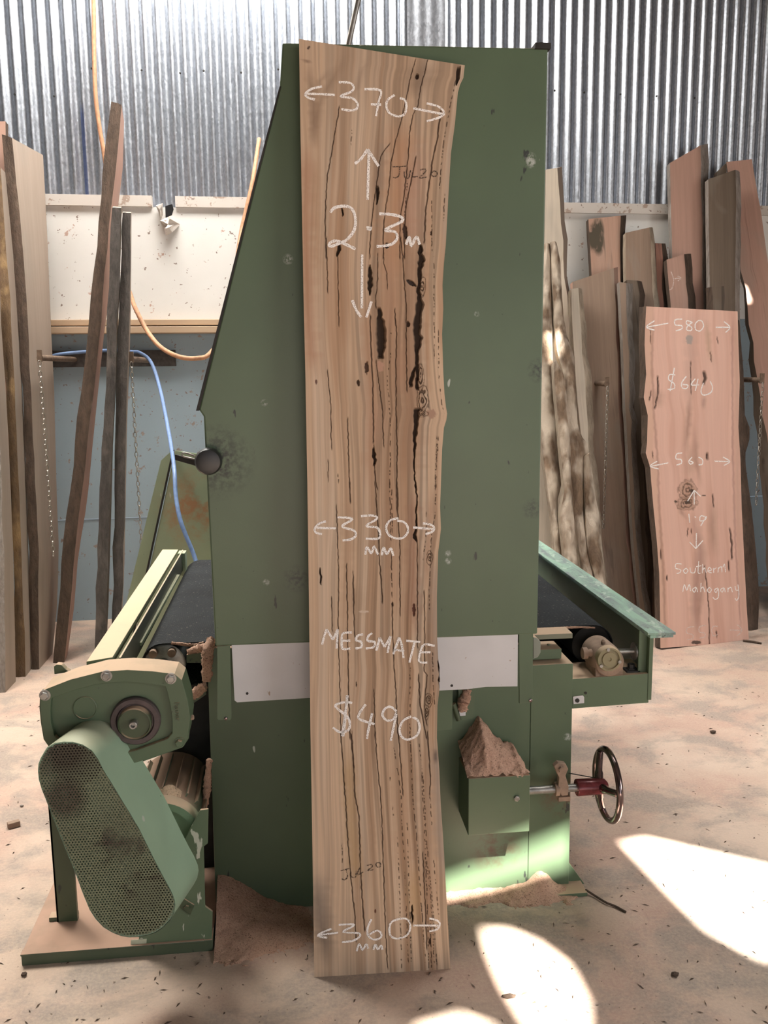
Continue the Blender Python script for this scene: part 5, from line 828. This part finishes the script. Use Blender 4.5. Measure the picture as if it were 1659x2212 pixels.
# ================================================================== belt drive unit
drv = empty('belt_drive_unit', (-.5, 2.3, 0), 'green motor drive with perforated belt guard on a dusty base plate, left of the sander', 'machine')
YV = 1.985; gp = [(88, 1637), (101, 1615), (119, 1605), (138, 1602), (158, 1602.5), (178, 1608), (198, 1620.5), (211, 1638), (224, 1663.5), (261, 1724), (299, 1787), (336, 1861.6), (356, 1900), (368, 1921), (377, 1942), (379, 1955), (376, 1972), (368, 1987), (352, 2004), (336, 2015), (318, 2021), (299, 2024), (280, 2025), (261.6, 2022), (243, 2015), (224, 2003.6), (207, 1986), (194, 1966), (177, 1925), (160.7, 1880), (144, 1840), (127, 1798), (108, 1750), (90, 1704.6), (84, 1685), (82, 1665), (83, 1650)]
def perf():
    k = N('perforated_green_sheet'); g = k.n('NewGeometry'); sp = k.n('SeparateXYZ'); k.l(g.outputs['Position'], sp.inputs[0]); s = .0072
    x = k.math('DIVIDE', sp.outputs[0], s); z = k.math('DIVIDE', sp.outputs[2], s*.866); row = k.math('FLOOR', z); off = k.math('MULTIPLY', k.math('MODULO', k.math('ABSOLUTE', row), 2.0), .5)
    fx = k.math('SUBTRACT', k.math('FRACT', k.math('ADD', k.math('ADD', x, 100.0), off)), .5); fz = k.math('MULTIPLY', k.math('SUBTRACT', k.math('FRACT', z), .5), .866)
    r = k.math('SQRT', k.math('ADD', k.math('MULTIPLY', fx, fx), k.math('MULTIPLY', fz, fz))); hole = k.ramp(r, .27, .31, 1, 0)
    gg = k.geo(); c = k.mix(k.ramp(k.noise(gg, 7, 4), .35, .7), (.15, .165, .10), (.18, .21, .13)); c = k.mix(k.ramp(k.noise(k.geo((1, 1, 1.6)), 5, 4, .6, .5), .55, .64, 0, .85), c, (.05, .032, .022))
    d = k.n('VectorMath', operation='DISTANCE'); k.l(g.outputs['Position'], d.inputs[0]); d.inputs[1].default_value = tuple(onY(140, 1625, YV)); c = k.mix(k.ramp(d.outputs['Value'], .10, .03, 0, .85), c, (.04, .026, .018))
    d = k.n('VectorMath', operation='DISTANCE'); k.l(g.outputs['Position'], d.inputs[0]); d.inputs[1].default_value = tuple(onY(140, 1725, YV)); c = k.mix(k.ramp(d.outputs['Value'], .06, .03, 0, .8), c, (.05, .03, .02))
    k.done(c, .6); tr = k.n('BsdfTransparent'); mx = k.n('MixShader'); k.l(hole, mx.inputs[0]); k.l(k.b.outputs[0], mx.inputs[1]); k.l(tr.outputs[0], mx.inputs[2]); k.l(mx.outputs[0], k.t.nodes['Material Output'].inputs[0]); return k.m
V3 = [onY(x, y, YV) for x, y in gp]
cen = sum(V3, Vector())/len(V3)
m = MB(); m.prism([cen+(p-cen)*.985 for p in V3], (0, .0015, 0)); pg = m.build('perforated_panel', perf(), drv, None)
m = MB(); back_ = [p+Vector((.040, .150, -.004)) for p in V3]; n_ = len(V3); inn = [cen+(p-cen)*.97 for p in V3]
m.add(V3+back_, [(i, (i+1) % n_, n_+(i+1) % n_, n_+i) for i in range(n_)]); bi_ = [cen+Vector((.040, .150, -.004))+(p-cen)*.97 for p in V3]; m.add([p+Vector((0, .003, 0)) for p in V3]+[p+Vector((0, .003, 0)) for p in inn], [(i, (i+1) % n_, n_+(i+1) % n_, n_+i) for i in range(n_)])
m.add(back_, [tuple(range(n_))]); m.build('belt_guard', GREEN_L, drv, 50)
c1 = cen.lerp(onY(140, 1650, YV), .9)+Vector((.01, .07, 0)); c2 = onY(300, 1960, YV)+Vector((.01, .07, 0))
for c_, r_ in ((c1, .055), (c2, .04)):
    m = MB(); m.lathe([(-.02, r_), (-.018, r_*.9), (.018, r_*.9), (.02, r_)], c_, (0, 1, 0), 36); m.build('pulley', DARK, drv)
bp0 = onZ(45, 2062, .034); bp1 = onZ(460, 2022, .034)
m = MB(); m.box((bp0.x, bp0.y, 0), (bp1.x, bp0.y+.36, .034)); m.box((bp0.x-.001, bp0.y-.004, .030), (bp1.x-.02, bp0.y+.02, .036)); bpl = m.build('base_plate', paint('dusty_base_paint', (.075, .10, .06), dust=1.0, dusttone=(.46, .30, .22), chipamt=.62), drv, None, .002)
m = MB(); a = onZ(106, 1990, .036); m.box((a.x, a.y, .034), (a.x+.075, a.y+.03, .046)); m.lathe([(0, .012), (.012, .011), (.013, .006)], (a.x+.04, a.y+.075, .034), (0, 0, 1), 6); m.build('slide_block', GREEN_D, bpl, None, .001)
YU = bp0.y+.004
m = MB(); m.prism([onY(x, y, YU) for x, y in ((300, 1985), (388, 1842), (405, 1802), (433, 1750), (450, 1748), (449, 1822), (440, 1829), (443, 1958), (459, 1970), (457, 2034), (300, 2048))], (0, .008, 0)); up_ = m.build('mounting_plate', paint('chipped_mount_paint', (.11, .16, .095), chips=(.50, .52, .44), chipamt=.60), drv, None, .001)
m = MB(); m.prism([onY(x, y, YU-.006) for x, y in ((382, 1932), (420, 1956), (411, 1977), (383, 1957))], (0, .006, 0)); tg = m.build('guard_tab', GREEN_D, up_, None, .001)
m = MB(); m.lathe([(0, .0075), (-.006, .0075)], onY(404, 1960, YU-.006), (0, 1, 0), 6); m.build('bolt', GREEN_D, tg, 30)
m = MB(); m.prism([onY(x, y, YU-.001) for x, y in ((283, 2031), (317, 2028), (316, 2041), (330, 2040), (327, 2048), (281, 2054))], (0, .001, 0)); m.build('worn_label', simple('worn_pale_label', (.42, .45, .34), .6), up_, None)
m = MB(); a = onY(120, 1952, YU+.13); b = onY(165, 1952, YU+.13); m.box((a.x, YU+.13, .03), (b.x, YU+.145, onY(120, 1735, YU+.13).z)); m.box((a.x, YU+.13, .03), (a.x+.006, YU+.2, onY(120, 1735, YU+.13).z)); m.build('mounting_leg', GREEN_D, drv, None, .001)
mc = onY(352, 1800, 2.30); m = MB(); m.lathe([(.30, .07), (.29, .105), (.03, .107), (0, .107)], mc, (0, 1, 0), 48)
MOT = paint('dusty_motor_paint', (.13, .17, .11), dust=1.0, dusttone=(.36, .24, .17)); mo = m.build('motor', MOT, drv, 40)
m = MB(); m.lathe([(0, .112), (-.03, .112), (-.038, .107), (-.038, .088), (-.020, .086), (-.018, .02)], mc, (0, 1, 0), 48); m.build('motor_end_bell', paint('motor_bell_paint', (.17, .27, .17)), mo, 40)
for i in range(9):
    q_ = math.radians(20+i*17.5); m = MB(); d_ = Vector((math.cos(q_), 0, math.sin(q_))); t_ = Vector((-math.sin(q_), 0, math.cos(q_)))*.0018; m.add([mc+d_*.105+t_+Vector((0, .03, 0)), mc+d_*.118+t_+Vector((0, .03, 0)), mc+d_*.118-t_+Vector((0, .03, 0)), mc+d_*.105-t_+Vector((0, .03, 0))]+[mc+d_*.105+t_+Vector((0, .26, 0)), mc+d_*.118+t_+Vector((0, .26, 0)), mc+d_*.118-t_+Vector((0, .26, 0)), mc+d_*.105-t_+Vector((0, .26, 0))], [(0, 1, 2, 3), (4, 5, 6, 7), (0, 1, 5, 4), (1, 2, 6, 5), (2, 3, 7, 6)]); m.build('cooling_fin', MOT, mo, None)
# ================================================================== sawdust
def heap(name, label, x0, x1, y0, y1, hf, z0=0.0, res=.006, mat=SAW, amp=.006, seed=1):
    nx = max(8, int((x1-x0)/res)); ny = max(8, int((y1-y0)/res)); X, Y = np.meshgrid(np.linspace(x0, x1, nx), np.linspace(y0, y1, ny)); Hh = hf(X, Y)
    Hh = Hh + (fbm(X*28+seed, Y*28, seed, 4)-.5)*amp*2*np.clip(Hh*60, 0, 1) + (fbm(X*90, Y*90+seed, seed+3, 2)-.5)*amp*.9
    Hh = np.where(Hh < .002, -.004, Hh); V = np.stack([X, Y, z0+Hh], -1).reshape(-1, 3); F = [];
    keep = (Hh > -.003)
    for j in range(ny-1):
        for i in range(nx-1):
            if keep[j, i] or keep[j+1, i] or keep[j, i+1] or keep[j+1, i+1]: F.append((j*nx+i, j*nx+i+1, (j+1)*nx+i+1, (j+1)*nx+i))
    me = bpy.data.meshes.new(name); me.from_pydata([tuple(v) for v in V], [], F)
    bm = bmesh.new(); bm.from_mesh(me); bmesh.ops.delete(bm, geom=[v for v in bm.verts if not v.link_faces], context='VERTS'); bm.to_mesh(me); bm.free()
    return tag(link(name, me, mat, None, 60), label, 'sawdust', None, 'stuff')
G = lambda X, Y, p, rx, ry, h: h*np.exp(-((X-p[0])/rx)**2-((Y-p[1])/ry)**2)
h1 = onZ(520, 1965); 
heap('sawdust_heap', 'heap of pink sawdust piled against the sander foot, left of the slab', bp1.x+.005, b1.x+.12, 2.05, YB-.001, lambda X, Y: G(X, Y, (h1.x-.06, 2.43), .12, .11, .125)+G(X, Y, (h1.x-.02, 2.30), .16, .11, .022)+G(X, Y, (b1.x-.08, 2.34), .10, .12, .010)+(fbm(X*9, Y*9, 5)-.5)*.012-.005)
r1 = onZ(1050, 1945); r2 = onZ(1172, 1930)
heap('sawdust_heap', 'low ridge of sawdust lumps along the foot of the sander, right of the slab', b2.x-.02, onZ(1275, 1940).x, 2.26, YB+.02, lambda X, Y: G(X, Y, (r1.x, YB-.01), .30, .045, .018)+G(X, Y, (r2.x, YB-.01), .040, .045, .055)+G(X, Y, (r2.x-.07, YB-.03), .05, .04, .018)+(fbm(X*14, Y*14, 9)-.45)*.018-.004, amp=.007, seed=4)
pk = onY(1037, 1580, YB-.03)
heap('sawdust_heap', 'steep cone of red sawdust standing on the green cover box', bX0-.004, bX1+.001, YX-.001, YB-.001,
     lambda X, Y: np.maximum(0.001, (pk.z-zt_)*np.clip(1-np.abs(X-pk.x)/np.where(X > pk.x, .088, .07), 0, 1)**1.15*np.clip((Y-YX+.01)/(YB-.03-YX), .0, 1)**1.0 + .030*np.clip((Y-YX)/(.08), 0, 1)*np.clip((bX1-X)/.02, 0, 1)+.004), z0=zt_, res=.003, amp=.014, seed=7)
ml = mc+Vector((.0, .03, .100)); heap('sawdust_lump', 'small pale lump of sawdust lying on the motor behind the guard', ml.x-.03, ml.x+.055, ml.y-.06, ml.y+.08, lambda X, Y: G(X, Y, (ml.x+.015, ml.y), .030, .035, .030)-.006, z0=ml.z, res=.004, mat=SAW_L, seed=2)
def crust(name, label, path, r, mat=SAW, seed=1):
    m = MB(); P = catmull(path, 8); n_ = len(P); rs = np.random.RandomState(seed); m.tube(P, [r*(.55+.45*math.sin(math.pi*min(1, (i+1.5)/(n_+1)))**.5)*(.8+.4*rs.rand()) for i in range(n_)], 14)
    m.v = [tuple(np.array(v)+rs.randn(3)*r*.09) for v in m.v]; return tag(m.build(name, mat, None, 60), label, 'sawdust', None, 'stuff')
crust('sawdust_crust', 'sawdust caked on the left corner of the sander, above the gearbox', [onY(457, 1382, YB+.02), onY(450, 1400, YB+.0), onY(448, 1430, YB-.0), onY(446, 1470, YB+.0)], .016)
crust('sawdust_crust', 'sawdust ridge lying on the upper arm beside the black belt', [onY(405, 1410, YB+.06), onY(420, 1404, YB+.06), onY(440, 1398, YB+.05), onY(455, 1390, YB+.05)], .011)
crust('sawdust_crust', 'sawdust clump on the lower arm beside the gearbox', [onY(408, 1508, YB+.04), onY(422, 1498, YB+.04), onY(442, 1480, YB+.03)], .015)
crust('sawdust_crust', 'thin strip of sawdust clinging to the sander edge behind the motor', [onY(452, 1640, YB), onY(449, 1680, YB), onY(447, 1710, YB), onY(440, 1745, YB)], .011)
crust('sawdust_crust', 'thin line of sawdust on the near belt edge, left of the housing', [onY(370, 1389, YN), onY(390, 1391, YN), onY(420, 1393, YN), onY(440, 1388, YN)], .005)
crust('sawdust_crust', 'thin line of sawdust on the near belt edge, right of the housing', [onY(1164, 1362, YN), onY(1200, 1358, YN), onY(1240, 1355, YN), onY(1285, 1356, YN)], .0035)
crust('sawdust_clump', 'red sawdust hanging below the white panel', [onY(1008, 1490, YB-.03), onY(1006, 1505, YB-.035), onY(1000, 1520, YB-.035), onY(998, 1536, YB-.035)], .016)
# ================================================================== rack bars, pegs, chains, hoses
za1 = onW(250, 757, .05).z; za0 = onW(250, 792, .05).z; xA, xB = onW(112, 770, .05).x, onW(379, 770, .05).x
m = MB(); xa_ = xA-1.2; m.add([wallp(xa_, za0, .06), wallp(xB, za0, .06), wallp(xB, za1, .06), wallp(xa_, za1, .06), wallp(xa_, za0, .021), wallp(xB, za0, .021), wallp(xB, za1, .021), wallp(xa_, za1, .021)], [(0, 1, 2, 3), (4, 7, 6, 5), (0, 4, 5, 1), (1, 5, 6, 2), (2, 6, 7, 3), (3, 7, 4, 0)]); m.lathe([(0, .012), (-.004, .012)], (xB-.02, wallY(xB)-.062, (za0+za1)/2), (0, 1, 0), 6); o = m.build('rack_bar', IRON, None, None, .002); tag(o, 'dark steel bar on the blue wall behind the dark posts', 'rack bar')
def peg(px, py, Yt, label):
    e = onY(px, py, Yt); P = Vector((e.x, wallY(e.x), e.z)); m = MB(); m.cyl(P, e, .016, 14); m.box((e.x-.012, e.y-.006, e.z-.02), (e.x+.012, e.y+.006, e.z+.04)); o = m.build('rack_peg', simple('rusty_peg_steel', (.20, .14, .10), .7, .4, .3, 40) if 'rusty_peg_steel' not in bpy.data.materials else bpy.data.materials['rusty_peg_steel'], None, 35); tag(o, label, 'peg', 'steel pegs of the timber rack'); return e
e1 = peg(86, 773, 4.84, 'peg crossing the pale planks, at the far left'); e2 = peg(284, 776, 5.02, 'peg beside the rightmost dark post')
e3 = peg(1311, 829, 5.08, 'peg across the broad brown slab'); e4 = peg(1646, 821, 5.05, 'peg sticking out right of the priced slab')
def chain(top, bot_px, label, wig=0.0):
    """links hang straight down from the peg"""
    zb = (onY(bot_px[0], bot_px[1], top.y)).z; m = MB(); z = top.z-.012; i = 0; Lk = .034
    while z > zb:
        a = (i % 2)*math.pi/2+.5; d = Vector((math.cos(a), math.sin(a), 0)); sx = math.sin(i*.5)*wig
        pts = [Vector((top.x+sx, top.y-.012, z-Lk/2))+d*(.0085*math.cos(q_))+Vector((0, 0, (Lk/2-.001)*math.sin(q_))) for q_ in [2*math.pi*k/10 for k in range(10)]]
        m.tube(pts, .0022, 6, closed=True); z -= Lk*.80; i += 1
    tag(m.build('hanging_chain', CHAIN, None, 60), label, 'chain', 'chains hanging from the rack pegs')
chain(e1, (118, 1190), 'chain hanging over the tall cracked plank at the left'); chain(e2, (308, 1262), 'chain hanging in front of the blue wall, right of the dark posts'); chain(e3, (1306, 1135), 'chain hanging before the broad brown slab'); chain(e4, (1634, 1086), 'chain at the right edge, hanging by the wide leaning board')
def hose(name, pts, r, mat, label, cat): 
    m = MB(); m.tube(catmull(pts, 8), r, 12); tag(m.build(name, mat, None, 80), label, cat)
hose('air_hose', [onW(x, y, .05) for x, y in ((196, -120), (202, 0), (203, 100), (206, 200), (214, 270), (226, 340), (236, 420))], .0125, HOSE, 'orange hose hanging straight down the corrugated wall at the upper left', 'hose')
hose('air_hose', [onW(270, 600, .15), onW(283, 640, .3), onW(292, 665, .45), onW(315, 710, .6), onW(345, 748, .7), onW(385, 770, .75), onW(425, 774, .75), onW(455, 762, .7), onW(490, 700, .6), onW(518, 520, .35), onW(528, 470, .3), onW(545, 395, .25), onW(560, 300, .1)], .0125, HOSE, 'dusty orange hose looping from the dark posts to behind the sander', 'hose')
hose('electric_cable', [onW(105, 772, .30), onW(130, 765, .3), onW(182, 760, .3), onW(240, 757, .35), onW(285, 760, .45), onW(302, 762, .5), onW(326, 782, .6), onW(345, 837, .8), onW(364, 931, 1.3), onW(376, 1009, 1.62), onW(380, 1072, 1.72), onW(391, 1128, 1.78), onY(417, 1194, 3.88), onY(424, 1215, 3.86)], .0095, CABLE, 'blue cable drooping from the rack bar down behind the belt', 'cable')
# torn lining hanging from the wall
def crumple(name, px, off, label, mat, seed):
    rs = random.Random(seed); m = MB(); P = [onW(x, y, off) for x, y in px]; c = sum(P, Vector())/len(P)+Vector((0, -.06, 0)); V = [p+Vector((rs.uniform(-.01, .01), rs.uniform(-.07, .0), rs.uniform(-.01, .01))) for p in P]
    n_ = len(V); mid = [(V[i]+c)/2+Vector((0, rs.uniform(-.05, .03), 0)) for i in range(n_)]; vs = [c]+mid+V; f = []
    for i in range(n_): j = (i+1) % n_; f += [(0, 1+i, 1+j), (1+i, 1+n_+i, 1+n_+j), (1+i, 1+n_+j, 1+j)]
    vb = [v+Vector((0, .012, 0)) for v in vs]; k = len(vs); m.add(vs+vb, f+[tuple(q_+k for q_ in reversed(t)) for t in f]); tag(m.build(name, mat, None, None), label, 'torn board')
crumple('torn_lining', [(340, 445), (352, 437), (356, 462), (350, 475), (342, 462)], .03, 'small torn flap left of the black hole in the white wall lining', LIN_T, 3)
crumple('torn_lining', [(345, 480), (360, 473), (378, 470), (388, 482), (374, 505), (360, 510), (356, 494)], .03, 'crumpled piece of torn lining hanging below the black hole', LIN_T, 5)
m = MB(); m.prism([onW(x, y, .034) for x, y in ((357, 445), (372, 441), (375, 452), (368, 474), (358, 476))], (0, .004, 0)); tag(m.build('wall_hole', BLACKP, None, None), 'black hole punched in the white wall lining', 'hole')
# ================================================================== small things on the floor
def chunk(name, px, s, label, cat, mat, seed, flat=.5):
    rs = random.Random(seed); P = onZ(*px); bm = bmesh.new(); bmesh.ops.create_icosphere(bm, subdivisions=1, radius=1)
    for v in bm.verts: v.co = Vector((v.co.x*s[0]*rs.uniform(.75, 1.15), v.co.y*s[1]*rs.uniform(.75, 1.15), max(-.9, v.co.z*rs.uniform(.8, 1.1))*s[2]))
    zmin = min(v.co.z for v in bm.verts)
    for v in bm.verts: v.co = v.co+Vector((P.x, P.y, -zmin))
    me = bpy.data.meshes.new(name); bm.to_mesh(me); bm.free(); tag(link(name, me, mat, None), label, cat)
def block(name, px, dims, rot, label, mat):
    P = onZ(*px); m = MB(); m.box((-dims[0]/2, -dims[1]/2, 0), (dims[0]/2, dims[1]/2, dims[2])); M_ = Matrix.Translation(P) @ Matrix.Rotation(rot, 4, 'Z') @ Matrix.Rotation(.0, 4, 'X'); m.v = [tuple(M_ @ Vector(v)) for v in m.v]; tag(m.build(name, mat, None, None, .002), label, 'offcut')
block('wood_offcut', (30, 1786), (.040, .022, .020), .5, 'small wooden offcut on the floor at the left edge', TAN)
chunk('stone', (47, 1743), (.008, .007, .006), 'small grey pebble above the offcut at the left edge', 'stone', simple('grey_stone', (.32, .28, .25)), 2)
chunk('bark_chip', (1540, 1584), (.016, .012, .008), 'dark bark chip on the floor at the right, far from the sun patches', 'bark chip', BK_D, 4)
chunk('bark_chip', (1098, 2154), (.020, .010, .004), 'dark bark chip on the left edge of the nearest sun patch', 'bark chip', BK_D, 5)
chunk('bark_chip', (1458, 2108), (.012, .010, .006), 'reddish bark chip on the floor below the large sun patch', 'bark chip', BK_D, 6)
chunk('bark_chip', (52, 2108), (.010, .009, .006), 'dark chip on the floor in front of the drive base plate', 'bark chip', BK_D, 8)
hose('twig', [onZ(1265, 1922, .012), onZ(1290, 1938, .006), onZ(1310, 1950, .007), onZ(1330, 1958, .005), onZ(1352, 1970, .004)], .0032, BK_D, 'thin brown twig on the floor right of the sander foot', 'twig')
hose('twig', [onZ(1605, 1384, .006), onZ(1625, 1386, .008), onZ(1645, 1390, .005)], .006, BK_D, 'dark stick on the floor at the foot of the knotted post', 'twig')
rs = random.Random(11); m = MB()
for i in range(420):
    x, y = rs.uniform(0, 1659), rs.uniform(1480, 2212); P = onZ(x, y); L_ = rs.uniform(.004, .013); a_ = rs.uniform(0, 3.14); d_ = Vector((math.cos(a_), math.sin(a_), 0))*L_; w_ = Vector((-math.sin(a_), math.cos(a_), 0))*.0016
    m.add([P-d_+Vector((0, 0, .001)), P+w_+Vector((0, 0, .004)), P+d_+Vector((0, 0, .001)), P-w_+Vector((0, 0, .001))], [(0, 1, 2), (0, 2, 3), (0, 3, 1), (1, 3, 2)])
tag(m.build('wood_chips', BK_D, None, None), 'tiny dark wood chips scattered over the dusty floor', 'wood chips', None, 'stuff')

# roofing screws along the purlin line of the corrugated wall
m = MB(); m.lathe([(0, .006), (-.004, .006), (-.006, .003)], (0, 0, 0), (0, 1, 0), 8); scr0 = None
for (x, y) in ((32, 204), (117, 208), (198, 148), (306, 152), (389, 158), (440, 153), (521, 157), (601, 150), (1198, 196), (1262, 200), (1340, 204), (1418, 208), (1500, 212)):
    P = onW(x, y, -.006)
    if scr0 is None: scr0 = m.build('roofing_screw', DARK, None, 30); o = scr0
    else: o = scr0.copy(); COL.objects.link(o)
    o.location = P; tag(o, 'small dark roofing screw in a row across the corrugated wall', 'screw', 'roofing screws across the corrugated wall')
